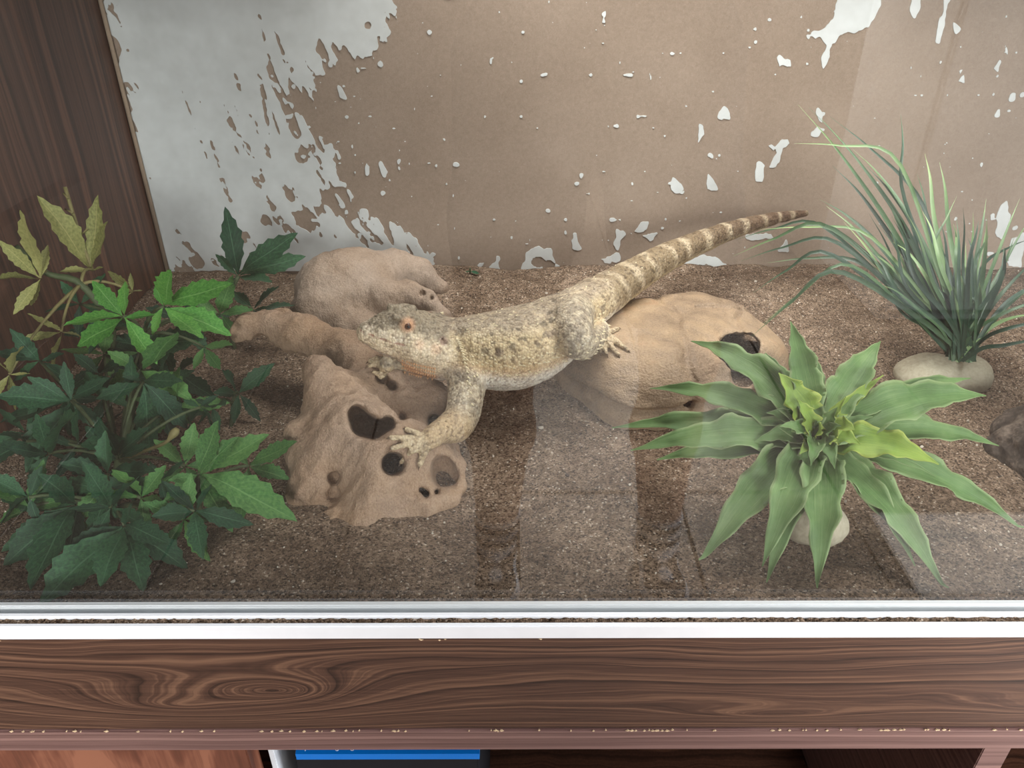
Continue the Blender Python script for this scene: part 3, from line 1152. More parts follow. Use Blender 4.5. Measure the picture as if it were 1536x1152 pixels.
def stone_mat(name, stops, sc=45, bump=0.6):
    m = NT(name)
    a = m.noise(m.coord(), sc, 5, 0.65)
    b = m.noise(m.coord(), 420, 3)
    f = m.math('ADD', m.math('MULTIPLY', a.outputs[0], 0.7), m.math('MULTIPLY', b.outputs[0], 0.3))
    m.base(m.ramp(f, stops).outputs[0])
    m.rough(0.85, 0.25)
    m.bump(f, bump, 0.003)
    return m.m


o = link('rough_rock', me, stone_mat('dark_rock', [(0.3, lin(34, 28, 25)), (0.5, lin(74, 64, 57)), (0.68, lin(128, 114, 102))]))
tag(o, 'dark rough rock half buried in sand next to the wavy-leaved plant', 'rock')


# ------------------------------------------------------------------ bearded dragon
def nrm(v):
    v = np.asarray(v, float)
    return v / np.linalg.norm(v)


class Sweep:
    """body of revolution-like form along a spine: half width, height above, depth below"""

    def __init__(s, pts, ra, rt, rb, up, n, p=2.0):
        s.C = catmull(pts, n)
        s.R = np.maximum(catmull(np.stack([ra, rt, rb], -1), n), 0.0012)
        T = np.gradient(s.C, axis=0)
        s.T = T / np.linalg.norm(T, axis=1)[:, None]
        ups = catmull(np.asarray(up, float), n) if np.ndim(up) == 2 else np.tile(np.asarray(up, float), (n, 1))
        L = np.cross(ups, s.T)
        s.L = L / np.linalg.norm(L, axis=1)[:, None]
        s.U = np.cross(s.T, s.L)
        s.n, s.p = n, p

    def field(s, P):
        n = len(P)
        near = np.empty(n, np.int64)
        for k in range(0, n, 50000):
            Q = P[k:k + 50000]
            D = (Q ** 2).sum(1)[:, None] - 2 * Q @ s.C.T + (s.C ** 2).sum(1)[None]
            near[k:k + 50000] = D.argmin(1)
        best = np.full(n, 1e9)
        bt, ba, bl = np.zeros(n), np.zeros(n), np.zeros(n)
        for off in (-2, -1, 0, 1):
            i = np.clip(near + off, 0, s.n - 2)
            a = s.C[i]
            e = s.C[i + 1] - a
            pa = P - a
            h = np.clip((pa * e).sum(1) / (e * e).sum(1), 0, 1)
            v = pa - h[:, None] * e
            l, u, f = (v * s.L[i]).sum(1), (v * s.U[i]).sum(1), (v * s.T[i]).sum(1)
            r = s.R[i] + (s.R[i + 1] - s.R[i]) * h[:, None]
            rv = np.where(u > 0, r[:, 1], r[:, 2])
            rm = np.minimum(r[:, 0], rv)
            q = (np.abs(l / r[:, 0]) ** s.p + np.abs(u / rv) ** s.p + np.abs(f / rm) ** s.p) ** (1 / s.p)
            d = (q - 1) * rm
            m = d < best
            best = np.where(m, d, best)
            bt = np.where(m, (i + h) / (s.n - 1), bt)
            ba = np.where(m, u / rv, ba)
            bl = np.where(m, l / r[:, 0], bl)
        return best, bt, ba, bl

    def point(s, t, ang, f, grow=0.0):
        """surface point at spine fraction t, angle ang (0 = dorsal, + towards L)"""
        x = t * (s.n - 1)
        i = min(int(x), s.n - 2)
        h = x - i
        c = s.C[i] * (1 - h) + s.C[i + 1] * h
        d = s.U[i] * math.cos(ang) + s.L[i] * math.sin(ang)
        rr = np.linspace(0.0, 0.08, 160)
        Q = c + rr[:, None] * d
        v = f(Q)
        k = np.argmax(v > 0)
        return Q[k], nrm(d), s.T[i]


# trunk and tail: picture point, depth, half width, above, below
SPN = [(672, 514, .556, .021, .019, .024), (702, 516, .556, .027, .022, .032), (735, 517, .560, .035, .025, .036), (770, 513, .568, .041, .027, .039), (810, 500, .582, .036, .026, .033),
       (848, 477, .602, .0245, .022, .0215), (885, 455, .626, .0225, .019, .0195), (930, 427, .662, .0185, .0165, .0170), (985, 394, .702, .0155, .0142, .0145), (1045, 366, .746, .0124, .0115, .0118),
       (1110, 342, .786, .0094, .0090, .0090), (1165, 328, .814, .0066, .0064, .0064), (1208, 321, .834, .0036, .0036, .0036)]
body = Sweep([at(a, b, c) for a, b, c, *_ in SPN], [q[3] for q in SPN], [q[4] for q in SPN], [q[5] for q in SPN], (0.0, 0.20, 1.0), 46, 2.15)

snout, hind = at(549, 497, .530), at(676, 512, .558)
HF = nrm(snout - hind)
HU = nrm(np.array([0.02, -0.16, 1.0]) - HF * np.dot(np.array([0.02, -0.16, 1.0]), HF))
HL = np.cross(HU, HF)            # towards the photographer's right of the head = its own left side
if HL[1] > 0:
    HL = -HL
HLEN = np.linalg.norm(snout - hind)
HS = [(0.00, .0070, .0065, .0080), (0.10, .0108, .0112, .0125), (0.25, .0150, .0162, .0172), (0.42, .0188, .0188, .0205), (0.60, .0232, .0180, .0245), (0.78, .0268, .0172, .0275), (0.92, .0255, .0165, .0270), (1.05, .0210, .0160, .0235)]
head = Sweep([snout + (hind - snout) * q[0] + HU * (0.0035 * math.sin(q[0] * 3.0) - 0.003 * q[0]) for q in HS], [q[1] for q in HS], [q[2] for q in HS], [q[3] for q in HS], HU, 22, 2.35)

# limbs follow the wood and the stone they stand on
fd = f_drift
palm_c = hit(fd, 634, 668) + normal_of(fd, hit(fd, 634, 668)) * 0.004


def on(f, px, py, lift):
    p = hit(f, px, py)
    return p + normal_of(f, p, 0.003) * lift


LEGS = []
sh = at(700, 560, .535)
elb = at(695, 628, .498)
LEGS.append(([at(706, 538, .545), sh, at(700, 595, .515), elb, at(676, 652, .484), at(650, 664, .478), palm_c], [.017, .0150, .0118, .0112, .0104, .0074, .0058]))
F_TIPS = [[(612, 660), (584, 657)], [(610, 666), (587, 671)], [(616, 676), (606, 692)], [(630, 680), (626, 696)], [(622, 655), (608, 645)]]
FINGERS = []
for k, ch in enumerate(F_TIPS):
    pts = [palm_c] + [on(fd, a, b, 0.0035 if j == 0 else 0.0022) for j, (a, b) in enumerate(ch)]
    FINGERS.append((pts, [.0044, .0027, .0017]))
# far fore foot on the crest of the wood
fp = on(fd, 580, 553, 0.004)
LEGS.append(([at(668, 535, .585), at(630, 540, .585), fp], [.012, .009, .006]))
for tip in ((553, 552), (558, 560), (566, 566), (556, 545)):
    FINGERS.append(([fp, on(fd, (fp_x := (tip[0] + 10)), tip[1] - 3, 0.004), on(fd, tip[0], tip[1], 0.0025)], [.0042, .0027, .0017]))
# hind leg nearest the glass
knee = at(864, 509, .548)
ank = hit(f_hide, 897, 508) + np.array([0, -.004, .006])
fh = f_hide
hp = on(fh, 904, 508, 0.004)
LEGS.append(([at(866, 466, .604), at(858, 484, .568), knee, at(874, 517, .553), ank, hp], [.016, .0150, .0128, .0104, .0080, .0060]))
for ch in ([(914, 503), (927, 496)], [(920, 513), (942, 527)], [(914, 518), (928, 534)], [(907, 520), (912, 532)], [(900, 518), (902, 530)]):
    FINGERS.append(([hp] + [on(fh, a, b, 0.0035 if j == 0 else 0.002) for j, (a, b) in enumerate(ch)], [.0044, .0027, .0016]))
# far hind leg, mostly hidden behind the hips
LEGS.append(([at(880, 445, .640), at(905, 440, .690), at(935, 452, .700)], [.014, .011, .006]))



def lay_over(pts, rad, f, press=0.0012):
    """carry a limb over the wood or stone it crosses, pressing in only a little"""
    n = 4 * (len(pts) - 1) + 1
    C, W = catmull(pts, n), np.interp(np.linspace(0, 1, n), np.linspace(0, 1, len(rad)), rad)
    for k in range(40):
        d = f(C)
        bad = np.where(d < W - press)[0]
        if len(bad) == 0:
            break
        for i in bad:
            C[i] = C[i] + normal_of(f, C[i], 0.004) * min(0.0015, W[i] - press - d[i] + 1e-4)
        C[1:-1] = 0.8 * C[1:-1] + 0.1 * (C[:-2] + C[2:])
    return [c for c in C], [float(w) for w in W]


LEGS[0] = lay_over(*LEGS[0], fd)
LEGS[1] = lay_over(*LEGS[1], fd)
LEGS[2] = lay_over(*LEGS[2], fh)
EYE_PX = (611, 487)


def f_base(P):
    d = body.field(P)[0]
    hd = head.field(P)[0]
    d = smin(d, hd, 0.005)
    for pts, rad in LEGS:
        d = smin(d, chain(P, pts, rad, 0.005), 0.0055)
    return d


# first pass to find where features sit on the face
def f_head_only(P):
    return head.field(P)[0]


eye_c = hit(f_head_only, *EYE_PX, 0.5, 0.62)
ear_c = hit(f_head_only, 665, 512, 0.5, 0.62)
eye_n = normal_of(f_head_only, eye_c)
mirror = lambda p: p - 2 * np.dot(p - hind, HL) * HL
MOUTH = [hit(f_head_only, a, b, 0.48, 0.64) for a, b in ((541, 495), (560, 503), (585, 512), (612, 519), (640, 527), (662, 532))]
JOWL = hit(f_head_only, 662, 538, 0.48, 0.64)
BEARD = hit(f_head_only, 625, 556, 0.48, 0.64)


def f_lizard(P):
    d = f_base(P)
    near = np.linalg.norm(P - (snout + hind) / 2, axis=1) < 0.075
    if near.any():
        Q = P[near]
        e = d[near]
        for s in (lambda p: p, mirror):
            ec, en = s(eye_c), None
            # brow ridge over the eye, lids, cheek
            e = smin(e, cone(Q, s(eye_c + HF * 0.010 + HU * 0.0035 - HL * 0.0045), s(eye_c - HF * 0.008 + HU * 0.0042 - HL * 0.0045), 0.0026, 0.0030), 0.004)
            e = smin(e, ball(Q, s(eye_c - HL * 0.0030 - HU * 0.001), 0.0058), 0.004)
            e = smax(e, -ell(Q, s(eye_c + HL * 0.0052), (0.0034, 0.0034, 0.0030)), 0.0012)
            e = smax(e, -cone(Q, s(ear_c + HL * 0.002), s(ear_c - HL * 0.006), 0.0036, 0.0026), 0.0014)
            e = smin(e, cone(Q, s(JOWL - HL * 0.010 - HF * 0.002), s(JOWL - HL * 0.008 + HF * 0.020), 0.012, 0.008), 0.008)
            for i in range(len(MOUTH) - 1):
                e = smax(e, -cone(Q, s(MOUTH[i]), s(MOUTH[i + 1]), 0.0007, 0.0007), 0.0009)
        # throat pouch
        e = smin(e, cone(Q, BEARD - HL * 0.014 + HU * 0.004, BEARD - HL * 0.012 - HF * 0.022 + HU * 0.002, 0.011, 0.013), 0.010)
        d[near] = e
    for pts, rad in FINGERS:
        c = chain(P, pts, rad, 0.001)
        d = smin(d, c, 0.0022)
    # skin folds
    return d + 0.0006 * vnoise(P, 120, 91) + 0.00035 * vnoise(P, 380, 93)


me, LV = implicit_mesh('bearded_dragon_body', f_lizard, (-0.15, 0.44, -0.01), (0.36, 0.86, 0.13), 0.00105)


def lerp3(a, b, t):
    t = np.clip(t, 0, 1)[:, None]
    return np.asarray(a) * (1 - t) + np.asarray(b) * t


def sstep(x, a, b):
    t = np.clip((x - a) / (b - a), 0, 1)
    return t * t * (3 - 2 * t)


def lizard_colors(P):
    db, tb, ab, lb = body.field(P)
    dh, th, ah, lh = head.field(P)
    back, flank, belly = np.array(lin(172, 159, 141)), np.array(lin(212, 194, 160)), np.array(lin(240, 236, 228))
    c = lerp3(flank, back, sstep(ab, 0.45, 0.9))
    c = lerp3(c, belly, sstep(-ab, 0.22, 0.55))
    sp = fbm(P, 190, 101, 2)
    spb = fbm(P, 90, 103, 2)
    up = sstep(ab, -0.35, 0.1)
    c = lerp3(c, lin(104, 94, 82), up * sstep(sp, 0.3, 0.75) * 0.62)
    c = lerp3(c, lin(226, 211, 182), up * sstep(-sp, 0.2, 0.7) * 0.5)
    # slanting dusky patches on the flank
    sl = np.sin(tb * 150 + ab * 3.5)
    c = lerp3(c, lin(128, 112, 104), sstep(ab, -0.1, 0.2) * sstep(-ab, -0.75, -0.45) * sstep(sl, 0.35, 0.9) * sstep(spb, -0.2, 0.5) * (tb < 0.45) * (tb > 0.12) * 0.65)
    # peach edge between flank and belly
    c = lerp3(c, lin(222, 176, 128), np.exp(-((ab + 0.35) / 0.16) ** 2) * 0.35 * (tb < 0.45))
    # tail rings
    k = (tb - 0.44) * 25.0 + 0.25 * vnoise(P, 60, 107)
    ring = np.abs((k % 1.0) - 0.5) * 2
    tail = sstep(tb, 0.46, 0.56)
    dark = lerp3(lin(146, 130, 106), lin(104, 84, 70), sstep(tb, 0.6, 0.95))
    band = lerp3(dark, lin(198, 184, 160), 0.8 * sstep(ring, 0.5, 0.95) * (1 - 0.35 * sstep(tb, 0.8, 1.0)))
    band = lerp3(band, lin(205, 190, 160), sstep(-ab, 0.25, 0.7) * (1 - sstep(tb, 0.75, 0.95)))
    band = lerp3(band, np.array(lin(92, 78, 64)), sstep(sp, 0.3, 0.8) * 0.4)
    c = c * (1 - tail[:, None]) + band * tail[:, None]
    # head
    top, cheek, throat = np.array(lin(160, 149, 130)), np.array(lin(240, 224, 198)), np.array(lin(204, 192, 184))
    hc = lerp3(cheek, top, sstep(ah, 0.5, 0.8))
    hc = lerp3(hc, throat, sstep(-ah, 0.6, 0.92))
    hc = lerp3(hc, lin(112, 104, 92), sstep(sp, 0.2, 0.7) * sstep(ah, 0.3, 0.7) * 0.5)
    hc = lerp3(hc, lin(112, 98, 84), sstep(fbm(P, 260, 113, 2), 0.5, 0.9) * sstep(ah, -0.2, 0.4) * 0.25)
    for s in (lambda p: p, mirror):
        r = np.linalg.norm(P - s(eye_c - HF * 0.000), axis=1)
        hc = lerp3(hc, lin(226, 176, 140), 0.85 * (1 - sstep(r, 0.0035, 0.0080)))
        # pale lip stripe, pink corner of the mouth
        for i in range(len(MOUTH) - 1):
            m = s((MOUTH[i] + MOUTH[i + 1]) / 2)
            rr = np.linalg.norm(P - (m + HU * 0.0035), axis=1)
            hc = lerp3(hc, lin(238, 226, 206) if i < 3 else lin(238, 206, 178), 0.8 * (1 - sstep(rr, 0.0025, 0.0065)))
            rl = cone(P, s(MOUTH[i]), s(MOUTH[i + 1]), 0, 0)
            hc = lerp3(hc, lin(186, 142, 128), 0.8 * (1 - sstep(rl, 0.0005, 0.0014)))
        re = np.linalg.norm(P - s(ear_c), axis=1)
        hc = lerp3(hc, lin(164, 140, 126), 0.9 * (1 - sstep(re, 0.0030, 0.0050)))
        hc = lerp3(hc, lin(134, 122, 122), 0.6 * (1 - sstep(np.linalg.norm(P - s(ear_c - HF * 0.010 - HU * 0.002), axis=1), 0.002, 0.007)))
        rb = cone(P, s(BEARD + HF * 0.016 - HU * 0.001), s(BEARD - HF * 0.012 - HU * 0.001), 0, 0)
        hc = lerp3(hc, lin(208, 152, 108), 0.85 * (1 - sstep(rb, 0.0045, 0.0105)))
    wh = sstep(db - dh, -0.003, 0.006) * (np.linalg.norm(P - (snout + hind) / 2, axis=1) < 0.08)
    c = c * (1 - wh[:, None]) + hc * wh[:, None]
    # legs
    for j, (pts, rad) in enumerate(LEGS):
        dl = chain(P, pts[1:], rad[1:], 0.005)
        w = sstep(db - dl, 0.0, 0.012) * (dl < 0.004)
        lc = lerp3(lin(160, 150, 134), lin(204, 193, 172), sstep(sp, -0.3, 0.4))
        if j == 0:
            da, db_ = np.linalg.norm(P - pts[0], axis=1), np.linalg.norm(P - pts[-1], axis=1)
            lc = lerp3(lc, lin(198, 176, 144), sstep(da / (da + db_), 0.5, 0.7))
            lc = lerp3(lc, lin(132, 116, 100), sstep(sp, 0.3, 0.8) * 0.4)
        c = c * (1 - w[:, None]) + lc * w[:, None]
    for pts, rad in FINGERS:
        dl = chain(P, pts, rad, 0.001)
        w = (1 - sstep(dl, 0.0005, 0.003))
        fc = lerp3(lin(210, 193, 164), lin(164, 146, 122), sstep(sp, 0.1, 0.6) * 0.6)
        c = c * (1 - w[:, None]) + fc * w[:, None]
    return np.clip(c, 0, 1)


set_colors(me, lizard_colors(LV))


def skin_mat():
    m = NT('lizard_skin')
    a = m.n('ShaderNodeVertexColor', layer_name='Col')
    vo = m.n('ShaderNodeTexVoronoi', feature='F1')
    vo.inputs['Scale'].default_value = 520
    m.l(m.coord(), vo.inputs['Vector'])
    sep = m.n('ShaderNodeSeparateColor')
    m.l(vo.outputs['Color'], sep.inputs[0])
    t = m.ramp(sep.outputs[0], [(0.0, lin(176, 168, 160)), (0.25, lin(236, 232, 226)), (0.75, lin(255, 252, 244)), (1.0, lin(255, 255, 255))]).outputs[0]
    c = m.mix(1.0, a.outputs[0], t, 'MULTIPLY')
    e = m.ramp(vo.outputs['Distance'], [(0.35, (1, 1, 1)), (0.75, (0.74, 0.70, 0.66))]).outputs[0]
    m.base(m.mix(0.8, c, e, 'MULTIPLY'))
    m.rough(0.62, 0.35)
    m.bump(m.math('MULTIPLY', vo.outputs['Distance'], -1.0), 0.6, 0.0013)
    m.b.inputs['Subsurface Weight'].default_value = 0.05
    m.b.inputs['Subsurface Radius'].default_value = (0.004, 0.002, 0.001)
    m.b.inputs['Subsurface Scale'].default_value = 0.5
    return m.m


M['skin'] = skin_mat()
liz = empty('bearded_dragon', at(790, 560, .58) * np.array([1, 1, 0]), 'beige bearded dragon lizard resting its front paw on the driftwood', 'lizard')
link('body', me, M['skin'], liz)


# eyes
def uvs(c, r, n=14):
    bm = bmesh.new()
    bmesh.ops.create_uvsphere(bm, u_segments=n, v_segments=n // 2 + 3, radius=r)
    bmesh.ops.translate(bm, verts=bm.verts, vec=Vector([float(x) for x in c]))
    for f in bm.faces: f.smooth = True
    e = bpy.data.meshes.new('eye')
    bm.to_mesh(e)
    bm.free()
    return e


m_eye = NT('amber_eye')
geo = m_eye.n('ShaderNodeTexCoord')
nz = m_eye.noise(m_eye.coord(), 900, 2)
m_eye.base(m_eye.ramp(nz.outputs[0], [(0.3, lin(70, 44, 32)), (0.7, lin(120, 78, 54))]).outputs[0])
m_eye.rough(0.12, 0.6)
m_pup = plain('black_pupil', (12, 9, 8), 0.1, 0.6)
for s in (lambda p: p, mirror):
    dirn = s(hind + HL) - s(hind)
    ec = s(eye_c) + dirn * (0.0020 if dirn[1] < 0 else -0.0008)
    eo = link('eye', uvs(ec, 0.0027), m_eye.m, liz)
    vd = nrm(dirn + HU * 0.35 + HF * 0.15)
    link('pupil', uvs(ec + vd * 0.0022, 0.00125, 10), m_pup, eo)


# spines: fringe on the flanks, beard, cheeks, nape
def spines(name, items, mat):
    V, F = [], []
    for (p, d, L, r) in items:
        d = nrm(d)
        a = nrm(np.cross(d, [0.31, 0.77, 0.55]))
        b = np.cross(d, a)
        k = len(V)
        for q in range(5):
            th = 2 * math.pi * q / 5
            V.append(p - d * 0.0006 + (a * math.cos(th) + b * math.sin(th)) * r)
        V.append(p + d * L)
        for q in range(5):
            F.append((k + q, k + (q + 1) % 5, k + 5))
    o = link(name, mesh_py(name, V, F), mat, liz)
    o['kind'] = 'stuff'
    return o


rs = random.Random(4)
m_sp = plain('pale_spines', (222, 208, 174), 0.6, 0.3, 0.15, 400)
m_or = plain('peach_spines', (206, 160, 118), 0.6, 0.3, 0.15, 400)
items = []
for sd in (1, -1):
    for rows, (a0, ln) in enumerate(((1.75, .0030), (1.95, .0022), (1.58, .0018))):
        n = 34
        for i in range(n):
            t = 0.08 + 0.40 * (i + 0.4 * rows) / n
            p, d, tt = body.point(t, sd * (a0 + rs.uniform(-.05, .05)), f_base)
            items.append((p, d + tt * 0.75 + np.array([0, 0, 0.1]), ln * rs.uniform(.7, 1.1), .0010))
for i in range(60):
    t = rs.uniform(0.06, 0.62)
    p, d, tt = body.point(t, rs.uniform(-1.3, 1.3), f_base)
    items.append((p, d * 0.8 + tt, rs.uniform(.0008, .0014), .0008))
for sd in (1, -1):
    for i in range(16):
        p, d, tt = head.point(0.80 + 0.2 * i / 16, sd * (0.9 + 0.055 * i), f_lizard)
        items.append((p, d * 0.8 + tt, .0034 * rs.uniform(.7, 1.1), .0009))
spines('flank_spines', items, m_sp)
items = []
for row in range(4):
    for i in range(15):
        p = hit(f_lizard, 604 + 48 * i / 14, 541 + 5.5 * row + 12 * i / 14 - 0.018 * (i - 7) ** 2, 0.50, 0.575)
        if f_drift(p[None])[0] < 0.003 or abs(f_lizard(p[None])[0]) > 0.0012 or np.linalg.norm(p - BEARD) > 0.03:
            continue
        items.append((p, normal_of(f_lizard, p, .002) * 0.9 - HU * 0.8 - HF * 0.2, .0019 * rs.uniform(.8, 1.1), .0011))
spines('beard_spines', items, m_or)

# claws
m_claw = plain('dark_claws', (104, 82, 60), 0.35, 0.5)
for pts, rad in FINGERS:
    a, b = np.array(pts[-2]), np.array(pts[-1])
    d = nrm(b - a)
    V = [b - d * 0.0008, b + d * 0.0016 + np.array([0, 0, -0.0002]), b + d * 0.0036 + np.array([0, 0, -0.0016])]
    link('claw', tube('claw', V, [0.0011, 0.0008, 0.00015], 6), m_claw, liz)


# ------------------------------------------------------------------ plants
def leaf_mat(name, dark, mid, light, trans=0.22, vein=(150, 190, 120), rough=0.5, sc=30):
    m = NT(name)
    tc = m.n('ShaderNodeTexCoord')
    uv = m.n('ShaderNodeUVMap', uv_map='UVMap')
    sep = m.n('ShaderNodeSeparateXYZ')
    m.l(uv.outputs[0], sep.inputs[0])
    inf = m.n('ShaderNodeObjectInfo')
    a = m.noise(tc.outputs['Object'], sc, 4)
    f = m.math('ADD', m.math('MULTIPLY', a.outputs[0], 0.75), m.math('MULTIPLY', inf.outputs['Random'], 0.25))
    c = m.ramp(f, [(0.28, lin(*dark)), (0.5, lin(*mid)), (0.72, lin(*light))]).outputs[0]
    # midrib and side veins
    w = m.math('ABSOLUTE', m.math('SUBTRACT', sep.outputs[1], 0.5))
    rib = m.math('LESS_THAN', w, 0.022)
    s2 = m.math('FRACT', m.math('MULTIPLY', m.math('SUBTRACT', sep.outputs[0], m.math('MULTIPLY', w, 0.55)), 9.0))
    side = m.math('LESS_THAN', m.math('ABSOLUTE', m.math('SUBTRACT', s2, 0.5)), 0.05)
    fac = m.math('MAXIMUM', m.math('MULTIPLY', rib, 0.55), m.math('MULTIPLY', side, 0.22))
    c = m.mix(fac, c, lin4(*vein))
    m.base(c)
    m.rough(rough, 0.35)
    fine = m.noise(m.coord(), 500, 2)
    m.bump(m.math('ADD', m.math('MULTIPLY', fac, 1.2), m.math('MULTIPLY', fine.outputs[0], 0.4)), 0.4, 0.0008)
    tl = m.n('ShaderNodeBsdfTranslucent')
    m.l(c, tl.inputs[0])
    mx = m.n('ShaderNodeMixShader')
    mx.inputs[0].default_value = trans
    m.l(m.b.outputs[0], mx.inputs[1])
    m.l(tl.outputs[0], mx.inputs[2])
    m.l(mx.outputs[0], m.out.inputs[0])
    return m.m


M['lf_yellow'] = leaf_mat('leaf_yellow_green', (112, 116, 66), (150, 152, 92), (176, 174, 112), vein=(196, 186, 124))
M['lf_bright'] = leaf_mat('leaf_bright_green', (56, 118, 46), (86, 152, 64), (118, 178, 84), vein=(150, 200, 120))
M['lf_mid'] = leaf_mat('leaf_mid_green', (52, 96, 54), (78, 126, 68), (104, 150, 82), vein=(130, 172, 108))
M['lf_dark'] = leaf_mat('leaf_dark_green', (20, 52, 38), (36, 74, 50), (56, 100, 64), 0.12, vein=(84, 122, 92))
M['stem_green'] = plain('stem_green', (72, 84, 56), 0.6, 0.3, 0.2, 200)
M['stem_tan'] = plain('stem_tan', (122, 114, 74), 0.6, 0.3, 0.15, 200)


def leaflet(name, wr, bend, fold, serr, twist, seed, n=13):
    """unit-length serrated leaflet along +X, flat side +Z"""
    rg = random.Random(seed)
    V, F, U = [], [], []
    for i in range(n + 1):
        s = i / n
        w = wr * (math.sin(math.pi * min(1, s) ** 1.05) ** 1.05) * 0.47 if 0 < s < 1 else 0.0
        w = max(w, 0.012 * (1 - s))
        tooth = 1.0 + serr * (1 if i % 2 == 0 else -1) * (0.4 if s > 0.9 else 1)
        z = -bend * s * s + 0.02 * math.sin(s * 7 + seed)
        tw = twist * s
        for j, q in enumerate((-1, -0.5, 0, 0.5, 1)):
            ww = w * (tooth if abs(q) == 1 else 1)
            yy = q * ww
            zz = abs(q) * ww * fold + (0.012 * math.sin(s * 22 + j * 2 + seed) if abs(q) == 1 else 0)
            V.append((s + (0.02 if (abs(q) == 1 and i % 2 == 0) else 0), yy * math.cos(tw) - zz * math.sin(tw), z + zz * math.cos(tw) + yy * math.sin(tw)))
            U.append((s, 0.5 + q * 0.5))
    for i in range(n):
        for j in range(4):
            a = i * 5 + j
            F.append((a, a + 5, a + 6, a + 1))
    me = mesh_py(name, V, F, True)
    uv = me.uv_layers.new(name='UVMap')
    for l in me.loops:
        uv.data[l.index].uv = U[l.vertex_index]
    return me


LEAFLETS = {}


def leaflet_of(matkey, k):
    if (matkey, k) not in LEAFLETS:
        wr = (0.36, 0.40, 0.33, 0.43, 0.38, 0.35)[k]
        me = leaflet('leaf', wr * (0.72 if matkey == 'lf_yellow' else 1.0), (0.10, -0.06, 0.20, 0.05, 0.28, -0.12)[k], (0.25, 0.35, 0.15, 0.4, 0.3, 0.2)[k], 0.11, (0.2, -0.4, 0.5, -0.2, 0.1, -0.6)[k], k * 3 + 1)
        me.materials.append(M[matkey])
        LEAFLETS[(matkey, k)] = me
    return LEAFLETS[(matkey, k)]


rl = random.Random(21)
VIEW = np.array([0, 0, CAMZ])


PLACED = []      # (low corner, high corner, tree) of every leaf set so far
SOLIDS = [(f_drift, (-0.25, 0.37, -0.02), (0.02, 0.68, 0.12)), (f_log, (-0.26, 0.62, -0.03), (0.02, 0.86, 0.12))]


def leaf_matrix(base, tip, jit):
    d = tip - base
    L = float(np.linalg.norm(d))
    x = Vector(d / L)
    n = Vector(nrm(VIEW - base)) * 0.6 + Vector((0, 0, 1)) * 0.7 + Vector(jit)
    n = (n - x * n.dot(x)).normalized()
    return Matrix((x, n.cross(x), n)).transposed(), L


def place_leaf(parent, mesh, base, tip):
    """set a leaf; bend its tip aside where it would run into something"""
    base, tip = np.asarray(base, float), np.asarray(tip, float)
    jit = (rl.uniform(-.35, .35), rl.uniform(-.35, .35), 0)
    if not hasattr(place_leaf, 'cache'):
        place_leaf.cache = {}
    if mesh.name not in place_leaf.cache:
        A = np.empty(len(mesh.vertices) * 3)
        mesh.vertices.foreach_get('co', A)
        place_leaf.cache[mesh.name] = (A.reshape(-1, 3), [tuple(p.vertices) for p in mesh.polygons])
    LV_, LF_ = place_leaf.cache[mesh.name]
    best = None
    away = nrm(VIEW - tip)
    for (k, zz, sh) in ((0, 0, 1), (.008, 0, 1), (-.008, 0, 1), (.016, .003, 1), (-.016, .003, 1), (0, .008, 1), (.024, .006, .95), (.012, .014, .95), (0, .02, .9), (.034, .01, .9), (-.02, .014, .85),
                        (.02, .022, .75), (0, .012, .6), (.02, .02, .55), (0, .03, .5), (.03, .04, .6), (-.03, .03, .5)):
        t = base + (tip - base) * sh + away * k + np.array([0, 0, zz])
        t[1] = max(t[1], 0.328)
        t[0] = max(t[0], XL + 0.004)
        Mx, L = leaf_matrix(base, t, jit)
        W = LV_ @ (np.array(Mx) * L).T + base
        lo, hi = W.min(0), W.max(0)
        bad = 60 * max(0, float((sand_h(W[:, 0], W[:, 1]) + 0.0005 - W[:, 2]).max())) + 60 * max(0, XL + 0.001 - lo[0]) + 60 * max(0, 0.322 - lo[1]) + 60 * max(0, hi[1] - YB + 0.002)
        bad *= 30
        for f, a_, b_ in SOLIDS:
            if np.all(hi > a_) and np.all(lo < b_):
                bad += 2000 * max(0, 0.0008 - float(f(W[5:]).min()))
        tree = BVHTree.FromPolygons(W.tolist(), LF_)
        W2 = W[20:]
        for (l2, h2, t2) in PLACED:
            if np.all(hi > l2) and np.all(lo < h2):
                bad += 0.5 * (len(tree.overlap(t2)) > 0)
        if best is None or bad < best[0] - 1e-6:
            best = (bad, Mx, L, lo, hi, tree)
        if bad < 0.02:
            break
    _, Mx, L, lo, hi, tree = best
    o = bpy.data.objects.new('leaf', mesh)
    COL.objects.link(o)
    o.rotation_mode = 'QUATERNION'
    o.rotation_quaternion = Mx.to_quaternion()
    o.scale = (L, L, L)
    o.location = Vector(base)
    setparent(o, parent)
    PLACED.append((lo, hi, tree))
    return o


def clear_glass_pt(p):
    p = np.array(p, float)
    p[1] = max(p[1], 0.328)
    p[0] = max(p[0], XL + 0.004)
    p[2] = max(p[2], sz(p[0], p[1]) + 0.003)
    return p


def sprig(plant, root, c, tips, mat, lift=0.012, stem='stem_green', r=0.0012):
    """one palmate spray: stalk from root to centre, leaflets to their tips; c = (px, py, depth)"""
    C = clear_glass_pt(atw(c[0], c[1], c[2]))
    mid = (np.asarray(root) + C) / 2 + np.array([0, 0, 0.012])
    st_ = link('spray', tube('spray', bez(root, mid, C, 7), [r * 1.3] * 3 + [r] * 4, 6), M[stem], plant)
    for k, tp in enumerate(tips):
        dy = tp[2] if len(tp) > 2 else rl.uniform(-0.022, 0.018)
        Tt = clear_glass_pt(atw(tp[0], tp[1], c[2] + dy))
        o = place_leaf(st_, leaflet_of(mat, rl.randrange(6)), C + (Tt - C) * 0.03, Tt)
    return st_


